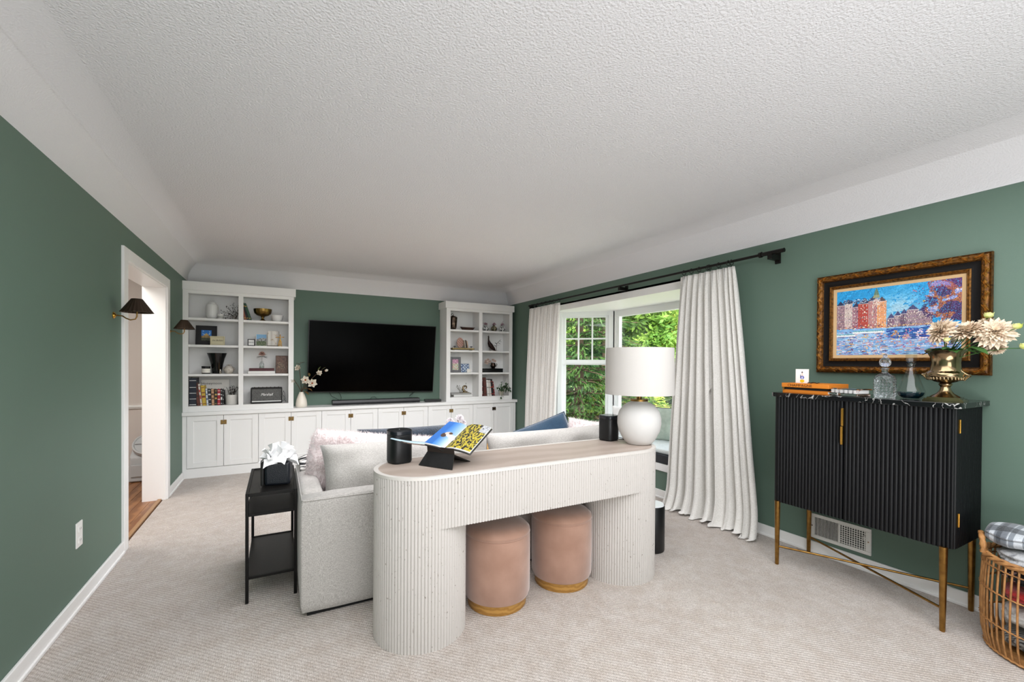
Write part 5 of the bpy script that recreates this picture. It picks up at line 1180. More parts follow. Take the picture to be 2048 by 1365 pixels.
MB().lathe([(.050, 0), (.050, .006), (.030, .014), (.014, .030), (.013, .045), (.022, .058), (.024, .066)], (-.166, 6.12, Z3_), 32).build('foot', gb, t, smooth=50)
tag(MB().lathe([(.034, 0), (.046, .002), (.060, .03), (.068, .08), (.065, .08), (.056, .03), (.0, .008)], (-.012, 6.10, Z3_), 40, cap=False).build('white_bowl', mat('white_glaze', '#e6e6e4', .3), smooth=50), 'plain white bowl to the right of the gold footed bowl', 'bowl')
# --- framed pictures helper
def frame_pic(name, label, x0, x1, z, h, y, lean, fm, art_, border=.02, matw=0, cat='picture frame', rz=0, dep=.012, matm=None):
    cx = (x0+x1)/2; t = thing(name, label, cat, (cx, y, z)); M = RZ(rz, (cx, y, 0)) @ RX(-lean, (cx, y, z)); b = border
    mb = MB(); mb.box(x0, x0+b, y-dep/2, y+dep/2, z, z+h, M); mb.box(x1-b, x1, y-dep/2, y+dep/2, z, z+h, M); mb.box(x0+b, x1-b, y-dep/2, y+dep/2, z+h-b, z+h, M); mb.box(x0+b, x1-b, y-dep/2, y+dep/2, z, z+b, M); mb.build('frame', fm, t, bevel=.0015, seg=1)
    MB().box(x0+b, x1-b, y-.001, y+dep/2-.001, z+b, z+h-b, M).build('backing', matm or paper, t)
    q = b+matw; P = lambda x, zz: M @ Vector((x, y-.0018, zz)); p0 = P(x0+q, z+q)
    picture('picture', art_, p0, P(x1-q, z+q)-p0, P(x0+q, z+h-q)-p0, t)
    if lean > R(4): MB().box(cx-.02, cx+.02, y+dep/2, y+dep/2+.003, z+.03, z+h*.75, RX(lean*.9, (cx, y+dep/2, z+h*.75)) @ M).build('easel_back', blackm, t)
    return t, M
def art(h, w, fn):
    a = np.zeros((h, w, 3))
    for j in range(h):
        for i in range(w): a[j, i] = fn((i+.5)/w, 1-(j+.5)/h)
    return a
NZ = lambda u, v, s, k=0: noise.noise((u*s, v*s, k))
def building(u, v):
    if v > .45+max(0, .28-abs(u-.5)*.9): return (.18, .48, .80) if NZ(u, v, 4) < .25 else (.6, .75, .9)
    if v > .28: return (.80, .68, .42) if (int(u*14) % 2 or v > .5) else (.40, .32, .22)
    return (.20, .26, .14) if NZ(u, v, 12) > 0 else (.35, .35, .30)
frame_pic('framed_photo', 'wide black frame holding a photo of a domed building under blue sky', -.842, -.636, Z2_, .232, 6.14, R(9), blackm, art(40, 44, building), border=.012, matw=.042, matm=blackm)
t, M = frame_pic('box_sign', 'small cream wooden block with a black script line, in front of the black photo frame', -.690, -.550, Z2_, .104, 6.06, 0, mat('cream_wood', '#cfc6a4', .6), art(10, 14, lambda u, v: (.80, .77, .64)), border=.01, dep=.03, cat='sign')
text('script_line', 'the Builder', .024, M @ face_my(-.62, 6.0575, Z2_+.055), t, blackm, shear=.3)
t, M = frame_pic('framed_photo', 'tiny black frame with white lettering card at the left of the middle right shelf', -.322, -.246, Z2_, .082, 6.07, R(4), blackm, art(20, 20, lambda u, v: (.93, .93, .92)), border=.009)
text('lettering', 'MEMORY', .017, M @ face_my(-.284, 6.066, Z2_+.042), t, blackm, sx=.8)
def alps(u, v):
    if v > .72-.25*abs(u-.65)+.05*NZ(u, 0, 9): return (.50, .70, .85)
    if v > .42: return (.42, .42, .42) if NZ(u, v, 9, 2) > -.05 else (.72, .73, .72)
    return (.22, .34, .18) if NZ(u, v, 11) > 0 else (.48, .50, .38)
frame_pic('postcard', 'white-edged mountain landscape picture on the second shelf beside the marble jug', -.240, -.122, Z2_, .152, 6.12, R(7), mat('white_card', '#eeeeea', .6), art(44, 36, alps), border=.006, dep=.004, cat='picture')
t = thing('stone_bookend', 'tall pale stone cylinder with rough edges on the second shelf', 'bookend', (-.05, 6.13, Z2_)); st = mat('pale_stone', '#dcd9d2', .6, var=(24, '#b9a888', .58, .7), bump=(30, .3))
MB().lathe([(.055, .01), (.0575, .014), (.0575, .186), (.053, .19)], (-.045, 6.13, Z2_), 40).build('body', st, t, smooth=40); MB().box(-.115, -.072, 6.085, 6.17, Z2_+.008, Z2_+.188).build('slab', st, t, bevel=.004); MB().box(-.118, .012, 6.075, 6.19, Z2_, Z2_+.009).build('base', bronze, t, bevel=.002)
t = thing('corkscrew', 'small gold corkscrew figure with crossed handle in front of the stone cylinder', 'figurine', (.022, 6.055, Z2_)); mb = MB(); x, y = .022, 6.05
mb.tube([(x-.040, y, Z2_+.112), (x+.035, y, Z2_+.116)], .004, 8); mb.ball((x-.042, y, Z2_+.112), .006, 8, 6); mb.ball((x+.037, y, Z2_+.116), .006, 8, 6); mb.ball((x, y, Z2_+.14), .007, 8, 6); mb.build('crossbar', gold, t, smooth=60)
mb = MB(); mb.tube([(x, y, Z2_+.012), (x, y, Z2_+.135)], .005, 8); mb.tube([(x-.016, y, Z2_), (x-.012, y, Z2_+.06), (x, y, Z2_+.085), (x+.012, y, Z2_+.06), (x+.016, y, Z2_)], .004, 8); mb.lathe([(.02, 0), (.02, .004)], (x, y, Z2_), 16); mb.build('body', gold, t, smooth=60)
# --- third shelf left
t = thing('black_vase', 'large glossy black flared vase on the third shelf of the left bookcase', 'vase', (-.632, 6.12, Z1_))
MB().lathe([(.0, 0), (.044, 0), (.048, .006), (.050, .03), (.062, .11), (.078, .18), (.096, .232), (.100, .242), (.095, .242), (.075, .18), (.055, .11), (.0, .03)], (-.632, 6.12, Z1_), 48, cap=False).build('body', mat('black_gloss_glaze', '#08090a', .08), t, smooth=50)
t = thing('candle_jar', 'black candle jar with a white label left of the black vase', 'candle', (-.732, 6.07, Z1_)); MB().lathe([(.040, 0), (.042, .003), (.042, .070), (.040, .072)], (-.732, 6.07, Z1_), 32).build('jar', mat('black_glass', '#101112', .12), t, smooth=40); MB().lathe([(.043, .0725), (.043, .088), (.0, .089)], (-.732, 6.07, Z1_), 32, cap=False).build('lid', blackm, t, smooth=40)
MB().lathe([(.0425, .012), (.0425, .060)], (-.732, 6.07, Z1_), 32, cap=False).build('label', paper, t, smooth=60)
t = thing('perfume_bottle', 'tiny clear bottle with a pale stopper in front of the black vase', 'bottle', (-.592, 6.05, Z1_)); MB().box(-.602, -.582, 6.04, 6.06, Z1_, Z1_+.034).build('body', mat('smoky_glass', '#8f857a', .1), t, bevel=.003); MB().cyl((-.592, 6.05, Z1_+.034), .006, .018, 12).build('stopper', paper, t)
t = thing('sugar_bowl', 'round cream lidded sugar bowl with little handles on the third shelf', 'bowl', (-.512, 6.09, Z1_)); cg = mat('cream_grey_glaze', '#cfc8bd', .25, var=(35, '#a89a8a', .5, .7))
MB().lathe([(.026, 0), (.030, .004), (.045, .02), (.054, .045), (.050, .065), (.040, .072)], (-.512, 6.09, Z1_), 36).build('body', cg, t, smooth=60); MB().lathe([(.042, .072), (.040, .082), (.022, .094), (.004, .098), (.007, .108), (.0, .113)], (-.512, 6.09, Z1_), 36, cap=False).build('lid', cg, t, smooth=60)
for s in (-1, 1): MB().tube([(-.512+s*(.048+.012*math.sin(PI*k/6)), 6.09, Z1_+.040+.035*k/6) for k in range(7)], .0035, 6).build('handle', cg, t, smooth=60)
mb = MB(); [mb.ball((-.512+.02*math.cos(k*1.26), 6.09+.02*math.sin(k*1.26), Z1_+.105), .005, 6, 4) for k in range(5)]; mb.build('finial_crown', cg, t)
# --- third shelf right
flat_book('book', 'thick white book lying at the bottom of the stack on the third shelf', -.316, -.033, 6.05, 6.22, Z1_, Z1_+.030, mat('white_book_cover', '#e9e8e4', .5))
bt, Mx_ = flat_book('book', 'maroon book lying on the white book under the glass rose vase', -.306, -.042, 6.055, 6.21, Z1_+.0302, Z1_+.064, mat('maroon_cloth', '#4e2328', .55))
t = thing('bud_vase', 'little clear glass bud vase standing on the maroon book', 'vase', (-.176, 6.10, Z1_+.065)); MB().lathe([(.022, 0), (.025, .004), (.025, .055), (.016, .066), (.014, .078), (.017, .082)], (-.176, 6.10, Z1_+.0645), 28, cap=False).build('body', clear_glass, t, smooth=50, solid=.0015)
MB().lathe([(0, .002), (.0235, .002), (.0235, .03), (0, .03)], (-.176, 6.10, Z1_+.0645), 24, cap=False).build('water', mat('pale_water', '#b9bdb6', .1), t)
t = thing('pink_rose', 'dusty pink rose with dark leaves in the glass bud vase', 'flower', (-.176, 6.10, Z1_+.1)); MB().tube([(-.176, 6.10, Z1_+.07), (-.174, 6.10, Z1_+.16), (-.172, 6.10, Z1_+.22)], .002, 6).build('stem', stem_brown, t)
mb = dahlia((-.172, 6.09, Z1_+.235), (0, -.5, 1), .038, 5, 4); mb.build('bloom', mat('dusty_rose', '#c6a092', .7), t, smooth=60)
mb = MB(); [mb.leaf((-.172, 6.095, Z1_+.205), (math.cos(a), .2*math.sin(a*2)-.2, .3*math.sin(a)), .065, .026, .2) for a in (0, .5, -.5, PI, PI-.5, PI+.5, 1.2)]; mb.build('leaves', mat('dark_leaf', '#1f2a1c', .5), t, smooth=60)
def birdart(u, v):
    n_ = NZ(u, v, 8, 3)*.5+NZ(u, v, 20, 4)*.3; c = np.array([.36, .24, .16])+n_*.25
    if (u-.45)**2/.10+(v-.42-(u-.45)*-.3)**2/.035 < 1: c = np.array([.20, .14, .10]) if NZ(u, v, 22, 6) < .1 else np.array([.62, .50, .36])
    return np.clip(c, 0, 1)
frame_pic('wood_picture', 'brown panel picture of a bird leaning at the right end of the third shelf', -.026, .108, Z1_, .222, 6.09, R(6), mat('dark_wood_edge', '#3b2619', .5), art(60, 40, birdart), border=.004, dep=.006, cat='picture')
# --- bottom shelf left
navyb = mat('navy_cloth', '#1d2430', .6); white_m = mat('white_print', '#f0efeb', .5)
vbook(-.884, .066, .19, .318, Z0_, navyb, 'tall thick navy album with white bands, leftmost on the bottom shelf', bands=([(.035, .055), (.245, .26), (.45, .465), (.655, .67), (.90, .915)], white_m), y=6.035)
bks = [(-.812, .030, .262, '#5f2f22', R(-7), 'reddish brown book leaning beside the navy album', '#3c1e16'), (-.780, .016, .250, '#d9d2c6', R(-6), 'slim off-white book between the brown and the yellow book', '#b03a30'),
       (-.760, .034, .232, '#c8a83e', R(-5), 'mustard yellow book with dark dots on its spine', '#7a2f22'), (-.722, .016, .195, '#d8dde2', R(-4), 'slim white and blue book right of the yellow one', '#3a5a8a'),
       (-.703, .026, .190, '#22262c', R(-3), 'charcoal book between the white and blue book and the beige book', '#cfcfca'), (-.674, .024, .186, '#c69a78', R(-2), 'peach beige book in the middle of the bottom row', '#5a3b2a'),
       (-.647, .024, .184, '#1f1f20', 0, 'black book with gold print between the beige and the red book', '#c0a050'), (-.620, .028, .186, '#a31f2c', 0, 'bright red book with white lettering near the right end of the row', '#e8d8d0'),
       (-.590, .018, .184, '#232327', 0, 'slim black book beside the red book', '#d8d8d4'), (-.570, .014, .172, '#141416', R(0), 'rightmost black book of the row, beside the ribbed planter', '#9a9a96')]
for k, (x, w, h, c, ln, lb, pc) in enumerate(bks):
    rg = random.Random(k); bd = [(.08, .11), (.30+rg.random()*.1, .36+rg.random()*.14), (.62, .66+rg.random()*.1), (.88, .91)]
    vbook(x, w, .145, h, Z0_+.0005, mat('book_cloth_%s' % c[1:], c, .5), lb, lean=ln, y=6.05, bands=(bd, mat('book_print_%s' % pc[1:], pc, .5)), pivot='r')
t = thing('photo_album', 'large white album titled honeymoon standing behind the row of books', 'album', (-.655, 6.235, Z0_)); M = RX(R(-3), (0, 6.225, Z0_))
MB().box(-.800, -.520, 6.222, 6.245, Z0_, Z0_+.292, M).build('cover', mat('white_album', '#eceae4', .5), t, bevel=.001, seg=1); MB().box(-.796, -.524, 6.245, 6.252, Z0_+.002, Z0_+.288, M).build('pages', paper, t)
text('title', 'Honeymoon', .040, M @ face_my(-.695, 6.2212, Z0_+.245), t, mat('charcoal_ink', '#2e2e30', .5), sx=1.0)
t = thing('ribbed_planter', 'white ribbed planter with dark twigs on the bottom shelf of the left bookcase', 'planter', (-.484, 6.09, Z0_)); n = 96; vs = []
prof = [(.050, 0), (.054, .004), (.060, .112), (.061, .116), (.056, .116), (.052, .09)]
for r, z in prof:
    for i in range(n): a = 2*PI*i/n; k = 1+(.028*math.cos(a*24) if .002 < z < .113 else 0); vs.append((-.484+r*k*math.cos(a), 6.09+r*k*math.sin(a), Z0_+z))
MB().add(vs, [(j*n+i, j*n+(i+1) % n, (j+1)*n+(i+1) % n, (j+1)*n+i) for j in range(len(prof)-1) for i in range(n)]+[tuple(range(n-1, -1, -1))]).build('pot', mat('white_matte_pot', '#dedcd7', .5), t, smooth=50)
MB().cyl((-.484, 6.09, Z0_+.09), .051, .008, 24).build('soil', mat('soil', '#2d2219', .95), t)
rg = random.Random(3)
for k in range(11):
    a = rg.uniform(0, 2*PI); s = rg.uniform(.3, 1); p0 = Vector((-.484+.02*math.cos(a), 6.09+.02*math.sin(a), Z0_+.098)); d = Vector((math.cos(a)*.7*s, math.sin(a)*.3*s, 1)).normalized(); L_ = rg.uniform(.05, .12)
    o = MB().tube([p0, p0+d*L_*.5+Vector((0, 0, .004)), p0+d*L_], .0022, 5).build('twig', dk, t); mb = MB(); [mb.leaf(p0+d*L_*q, (rg.gauss(0, 1), rg.gauss(0, .5), rg.gauss(.4, .6)), .030, .011) for q in (.4, .55, .7, .85, 1)]; mb.build('twig_leaves', dk, o)
t = thing('radio_speaker', 'black vintage-style speaker with grey cloth grille and white script logo on the bottom shelf', 'speaker', (-.122, 6.12, Z0_))
MB().box(-.290, .046, 6.055, 6.19, Z0_+.002, Z0_+.192).build('case', mat('black_tolex', '#101011', .6, bump=(300, .3)), t, bevel=.010, seg=3)
MB().box(-.276, .034, 6.0515, 6.056, Z0_+.038, Z0_+.174).build('grille', mat('salt_pepper_cloth', '#6f6f6d', .8, var=(330, '#3b3b3a', .4, .6)), t, bevel=.001, seg=1)
MB().box(-.276, .034, 6.0515, 6.056, Z0_+.020, Z0_+.034).build('silver_strip', mat('brushed_silver', '#c9c9c6', .3, .9), t)
text('logo', 'Marshall', .044, face_my(-.122, 6.0505, Z0_+.108), t, mat('white_logo', '#f4f4f2', .4), shear=.4, extrude=.001, sx=.85)
mb = MB(); [mb.cyl((-.25+.256*k/6, 6.10, Z0_+.1915), .006, .008, 12) for k in range(7)]; mb.build('knobs', bronze, t)
tag(MB().tube([(.045, 6.15, Z0_+.03), (.062, 6.13, Z0_+.02), (.078, 6.12, Z0_+.06), (.072, 6.13, Z0_+.12), (.060, 6.15, Z0_+.145), (.052, 6.17, Z0_+.10), (.066, 6.17, Z0_+.03), (.085, 6.15, Z0_+.01), (.080, 6.12, Z0_+.05), (.060, 6.12, Z0_+.09)], .0022, 6).build('power_cord', matte_black, smooth=60), 'looped black cord at the right side of the grey speaker', 'cord')

# --- right bookcase
t = thing('lidded_urn', 'dark mottled silver ice bucket with a looped handle on the top right shelf', 'ice bucket', (2.305, 6.12, Z3_)); um = mat('dark_pewter', '#4b3f38', .25, 1.0, var=(22, '#8d7a6b', .5, .75))
MB().lathe([(.048, 0), (.050, .006), (.046, .012), (.056, .04), (.064, .12), (.068, .175), (.070, .182)], (2.300, 6.12, Z3_), 36).build('body', um, t, smooth=50); MB().lathe([(.070, .182), (.066, .190), (.045, .202), (.012, .210), (.008, .216), (0, .217)], (2.300, 6.12, Z3_), 36, cap=False).build('lid', um, t, smooth=50)
MB().tube([(2.292+.018*math.cos(a), 6.12, Z3_+.228+.014*math.sin(a)) for a in np.linspace(-PI/2, 1.2*PI, 16)], .0035, 6).build('handle', um, t, smooth=60)
t = thing('oval_tray', 'dark brown oval wooden dish on the top shelf beside the silver ice bucket', 'tray', (2.53, 6.10, Z3_)); wd = mat('dark_walnut', '#4a3024', .4, wave=(20, '#2e1c14', 3, 'X'))
n = 40; mb = MB(); rows = [[(2.53+r*math.cos(2*PI*i/n), 6.10+r*.42*math.sin(2*PI*i/n), Z3_+z+.008*(abs(math.cos(2*PI*i/n))**3 if z > .03 else 0)) for i in range(n)] for r, z in ((.085, 0), (.120, .040), (.126, .043), (.112, .036), (.08, .012))]
loft(rows).build('dish', wd, t, smooth=50)
orn = mat('blue_white_mosaic', '#dfe0dc', .3, var=(55, '#20232a', .50, .56)); orn2 = mat('bronze_mosaic', '#8c8468', .3, var=(50, '#2a2a1e', .48, .56)); pinkf = mat('mauve_flower', '#b58a9a', .8)
for k, (x, m, lb) in enumerate([(2.845, orn, 'patterned black and white bud vase with mauve flowers, left of the three'), (2.985, orn2, 'patterned bronze bud vase with mauve flowers, middle of the three'), (3.130, orn, 'patterned dark bud vase with mauve flowers, right of the three')]):
    t = thing('bud_vase', lb, 'vase', (x, 6.12, Z3_), group='three patterned bud vases'); MB().lathe([(.024, 0), (.028, .003), (.048, .030), (.052, .048), (.042, .070), (.020, .084), (.018, .094), (.023, .098)], (x, 6.12, Z3_), 32).build('body', m, t, smooth=60)
    fl = MB(); rg = random.Random(k+20); [fl.leaf((x+rg.gauss(0, .012), 6.12+rg.gauss(0, .01), Z3_+.098+abs(rg.gauss(.010, .012))), (rg.gauss(0, 1), rg.gauss(0, 1), rg.uniform(.2, 1.2)), .026, .016) for _ in range(34)]; fl.build('flowers', pinkf, t)
t = thing('agate_slice', 'pink striped octagonal stone slice standing on the second shelf of the right bookcase', 'stone', (2.43, 6.15, Z2_+.036)); M = Matrix.Translation((2.43, 6.15, Z2_+.118)) @ Matrix.Rotation(R(90), 4, 'X')
MB().prism([(.056*math.cos(a)*1.0, .080*math.sin(a)) for a in np.linspace(0, 2*PI, 11)[:-1]], -.008, .008, M).build('slice', mat('pink_agate', '#c39a8c', .35, wave=(16, '#9c7467', 2.5, 'DIAGONAL')), t, bevel=.002)
for k, (x, ln, c, lb) in enumerate([(2.487, -.12, '#b8b1a4', 'slim pale booklet leaning left, beside the pink stone slice'), (2.510, -.16, '#3e3936', 'slim dark booklet leaning behind the pale one'), (2.530, -.2, '#c7a98e', 'slim tan booklet, rightmost of the three by the pink stone')]):
    vbook(x, .014, .10, [.115, .118, .105][k], Z2_+.040, mat('booklet_%s' % c[1:], c, .6), lb, lean=ln, y=6.09, group='booklets beside the pink stone')
t = thing('bamboo_tray', 'long gold bamboo tray with two black end handles on the second shelf', 'tray', (2.45, 6.12, Z2_)); bam = mat('bamboo_gold', '#b7a169', .45, wave=(12, '#7b6a3c', 2, 'X'))
MB().box(2.275, 2.63, 6.06, 6.20, Z2_+.012, Z2_+.036).build('tray', bam, t, bevel=.008, seg=3); mb = MB(); [mb.box(x, x+.012, 6.07, 6.19, Z2_, Z2_+.013) for x in (2.30, 2.59)]; mb.build('feet', bam, t)
for x in (2.315, 2.585): mb = MB(); mb.tube([(x-.022, 6.08, Z2_+.052), (x, 6.08, Z2_+.060), (x+.022, 6.08, Z2_+.052)], .005, 6); mb.box(x-.004, x+.004, 6.076, 6.084, Z2_+.034, Z2_+.058); mb.build('handle', blackm, t)
# peacock
t = thing('peacock_figurine', 'dark bronze peacock figurine with a long lowered tail', 'figurine', (2.91, 6.12, Z2_)); pk = mat('peacock_bronze', '#3c2622', .45, .6, var=(60, '#1f1413', .4, .6))
mb = MB(); P = [(2.895, Z2_+.218), (2.892, Z2_+.19), (2.896, Z2_+.16), (2.905, Z2_+.125), (2.925, Z2_+.09), (2.95, Z2_+.062), (2.985, Z2_+.03), (3.01, Z2_+.012)]; mb.tube([(x, 6.12, z) for x, z in P], [.010, .011, .015, .028, .038, .034, .026, .010], 12); mb.build('body', pk, t, smooth=60)
mb = MB(); mb.ball((2.892, 6.12, Z2_+.224), (.012, .010, .011), 10, 8); mb.leaf((2.884, 6.12, Z2_+.224), (-1, 0, -.2), .020, .007); [mb.tube([(2.895, 6.12, Z2_+.232), (2.893+.008*k, 6.12, Z2_+.252)], .0012, 5) for k in (-1, 0, 1)]; mb.build('head', pk, t, smooth=60)
for x in (2.915, 2.935): MB().tube([(x, 6.12, Z2_+.07), (x-.002, 6.115, Z2_+.012), (x-.012, 6.105, Z2_+.003)], .0035, 6).build('leg', pk, t)
mb = MB(); [mb.leaf((2.935+.01*k, 6.12+.01*(k % 3-1), Z2_+.08-.009*k), (.75, .1*(k % 3-1), -.62), .075, .02, 0) for k in range(6)]; mb.build('tail', pk, t)
t = thing('metal_sprig', 'dark leafy metal sprig on a clear stand beside the peacock', 'figurine', (3.05, 6.12, Z2_)); mb = MB(); mb.tube([(3.035, 6.12, Z2_+.004), (3.03, 6.12, Z2_+.07), (3.04, 6.12, Z2_+.12), (3.075, 6.12, Z2_+.155)], .003, 6); mb.lathe([(.03, 0), (.03, .004)], (3.035, 6.12, Z2_), 20); mb.build('stem', pk, t)
for p, d in (((3.03, 6.12, Z2_+.07), (-.8, 0, .5)), ((3.032, 6.12, Z2_+.09), (.9, 0, .15)), ((3.038, 6.12, Z2_+.11), (-.7, -.2, .4)), ((3.05, 6.12, Z2_+.13), (1, 0, -.3)), ((3.075, 6.12, Z2_+.155), (.5, 0, .4)), ((3.07, 6.12, Z2_+.15), (.9, 0, .05))): MB().leaf(p, d, .055, .030, .1).build('leaf', mat('dark_patina', '#2c3430', .4, .3), t)
def flowersart(u, v):
    if v > .62: return (.62, .36, .50) if NZ(u, v, 14) > .0 else (.86, .68, .76)
    if NZ(u, v, 10, 5) > .15: return (.85, .55, .55)
    return (.55, .66, .48) if NZ(u, v, 16, 2) > -.1 else (.90, .92, .88)
frame_pic('framed_photo', 'black frame with a portrait photo of flowers at the left of the third right shelf', 2.262, 2.425, Z1_, .236, 6.11, R(10), mat('black_frame_gloss', '#101010', .3), art(60, 34, flowersart), border=.036, matw=.0, rz=R(-14))
def tileart(u, v):
    n_ = abs(math.sin(u*16)+math.cos(v*16)+2*NZ(u, v, 9)); return (.20, .32, .52) if n_ < .75 else (.80, .85, .90)
frame_pic('patterned_tile', 'blue and white patterned tile leaning on the third right shelf', 2.438, 2.580, Z1_, .132, 6.14, R(8), mat('tile_edge', '#6d7f95', .4), art(40, 40, tileart), border=.006, cat='tile')
tag(MB().box(2.515, 2.578, 6.075, 6.082, Z1_, Z1_+.052).build('white_card', paper, bevel=.001), 'small blank white card in front of the blue tile', 'card')
t = thing('black_box', 'long low black lacquer box under the pitcher on the third right shelf', 'box', (2.94, 6.12, Z1_)); MB().box(2.745, 3.118, 6.06, 6.19, Z1_, Z1_+.044).build('body', mat('black_lacquer_box', '#101113', .3), t, bevel=.002); MB().box(2.743, 3.120, 6.058, 6.192, Z1_+.0445, Z1_+.060).build('lid', MATS['black_lacquer_box'], t, bevel=.003)
t = thing('silver_pitcher', 'small dark silver pitcher holding pale flowers on the black box', 'pitcher', (2.975, 6.12, Z1_+.061)); MB().lathe([(.030, 0), (.032, .004), (.026, .010), (.042, .030), (.045, .048), (.036, .066), (.034, .078), (.039, .086)], (2.975, 6.12, Z1_+.0605), 32).build('body', um, t, smooth=60)
MB().tube([(3.01, 6.12, Z1_+.085), (3.035, 6.12, Z1_+.138), (3.045, 6.12, Z1_+.125), (3.035, 6.12, Z1_+.098), (3.012, 6.12, Z1_+.083)], .0035, 6).build('handle', um, t, smooth=60); MB().leaf((2.942, 6.12, Z1_+.135), (-1, 0, .5), .025, .02).build('spout', um, t)
t = thing('pale_flowers', 'pale pink flowers arching left out of the dark silver pitcher', 'flowers', (2.95, 6.12, Z1_+.14)); pf = mat('pale_pink_petal', '#d6c2b6', .7)
for k, (x, z, r) in enumerate([(2.845, .175, .026), (2.875, .195, .024), (2.90, .165, .026), (2.965, .19, .026), (2.995, .175, .022), (2.83, .150, .018), (2.86, .14, .02)]): MB().tube([(2.97, 6.12, Z1_+.13), (x*.5+1.485, 6.12, Z1_+z), (x, 6.11, Z1_+z)], .0015, 5).build('stem', stem_brown, t); dahlia((x, 6.10, Z1_+z), (-.2, -.7, .6), r, 4, k).build('bloom', pf, t, smooth=60)
flat_book('book', 'white art book at the bottom of the pair on the lowest right shelf', 2.30, 2.60, 6.06, 6.22, Z0_, Z0_+.032, mat('pale_cover', '#dcdcd8', .5))
flat_book('book', 'grey art book on top of the white one under the shell ornament', 2.262, 2.585, 6.065, 6.215, Z0_+.0322, Z0_+.056, mat('grey_cover', '#9a9a96', .5))
t = thing('shell_ornament', 'brass spiral shell ornament on a rocky foot on the grey book', 'ornament', (2.51, 6.11, Z0_+.056)); mb = MB(); zz = Z0_+.056
P = [(2.505-(.050-.0042*k)*math.sin(.55*k+.2)*1.0, zz+.072-(.052-.0042*k)*math.cos(.55*k+.2)) for k in range(12)]
sh = mat('pearl_brass', '#a39272', .3, .6, var=(60, '#4f4334', .45, .6)); mb.tube([(x, 6.11, z) for x, z in P], [.021-.0013*k for k in range(12)], 10); mb.ball((2.512, 6.11, zz+.138), (.004, .004, .012), 8, 6); mb.build('shell', sh, t, smooth=60)
mb = MB(); rg = random.Random(6); [mb.ball((2.47+.075*rg.random(), 6.10+.02*rg.random(), zz+.012), (.014, .012, .011), 7, 5) for _ in range(9)]; mb.box(2.455, 2.56, 6.085, 6.135, zz, zz+.006); mb.build('rock_foot', sh, t)
t = thing('coral_sprig', 'small silvery coral sprig left of the brass shell', 'ornament', (2.43, 6.11, zz)); mb = MB(); rg = random.Random(8)
for k in range(9): a = rg.uniform(-.9, .9); L_ = rg.uniform(.05, .115); mb.tube([(2.425, 6.11, zz), (2.425+L_*.5*math.sin(a), 6.11, zz+L_*.6), (2.425+L_*math.sin(a), 6.11+rg.uniform(-.02, .02), zz+L_)], .0028, 5); mb.ball((2.425+L_*math.sin(a), 6.11, zz+L_), .006, 6, 4)
mb.ball((2.425, 6.11, zz+.015), (.022, .02, .015), 8, 6); mb.build('coral', mat('silver_coral', '#8d8b84', .4, .5), t)
rb = [(2.735, .030, .275, '#8d2a26', 0, 'red patterned book, leftmost in the row on the lowest right shelf', '#c9c1b8'), (2.770, .016, .262, '#2a1c1a', R(-5), 'thin dark book beside the leftmost red one', '#8d2a26'), (2.790, .046, .285, '#5a2d24', R(-4), 'thick maroon brown book leaning on the lowest right shelf', '#3c1d17'),
      (2.846, .030, .250, '#e2e0da', R(-5), 'white book beside the thick maroon one', '#8c8c88'), (2.880, .018, .244, '#cfcac0', R(-6), 'slim grey white book in the middle of the lowest right row', '#77736b'), (2.902, .016, .246, '#dedbd4', R(-6), 'slim pale book left of the black one', '#aa4a3a'),
      (2.923, .034, .262, '#262224', R(-7), 'black book with a red edge near the plant', '#a33430'), (2.962, .016, .225, '#7e2420', R(-8), 'slim dark red book, rightmost beside the trailing plant', '#d8cfc8')]
for k, (x, w, h, c, ln, lb, pc) in enumerate(rb): vbook(x, w, .15, h, Z0_+.0005, mat('book_cloth_%s' % c[1:], c, .5), lb, lean=ln, y=6.05, bands=([(.10, .28 if k == 0 else .14), (.5, .56), (.85, .88)], mat('book_print_%s' % pc[1:], pc, .5)), pivot='r')
t = thing('trailing_plant', 'green trailing plant in a small pale pot spilling off the lowest right shelf', 'plant', (3.10, 6.07, Z0_)); MB().lathe([(.032, 0), (.036, .004), (.044, .07), (.046, .078), (.040, .078)], (3.10, 6.075, Z0_), 28).build('pot', mat('pale_pot', '#cfc8bb', .5), t, smooth=50)
rg = random.Random(14); vine = mat('pothos_leaf', '#35592f', .4, var=(30, '#1f3a1e', .35, .6))
for k in range(20):
    a = rg.uniform(-PI, 0) if k < 13 else rg.uniform(-.9, .9); up_ = rg.uniform(.02, .13); out = rg.uniform(.05, .15) ; p0 = Vector((3.10, 6.07, Z0_+.08)); p1 = p0+Vector((math.cos(a)*out*.5, -.05*abs(math.sin(a))-.02, up_)); p2 = p0+Vector((math.cos(a)*out, -.11*abs(math.sin(a))-.04, up_*.4-.02))
    if k in (2, 7): p1 = p0+Vector((-.05, -.10, .02)); p2 = p0+Vector((-.07, -.13, -.13+.03*(k == 7)))
    s = MB().tube([p0, p1, p2], .0016, 5).build('vine', leafgreen, t)
    for q in range(4):
        p = p1.lerp(p2, q/3); MB().leaf(p, (rg.gauss(0, .8), -abs(rg.gauss(.3, .5)), rg.gauss(0, .7)), .045, .028, .2).build('leaf', vine, s)

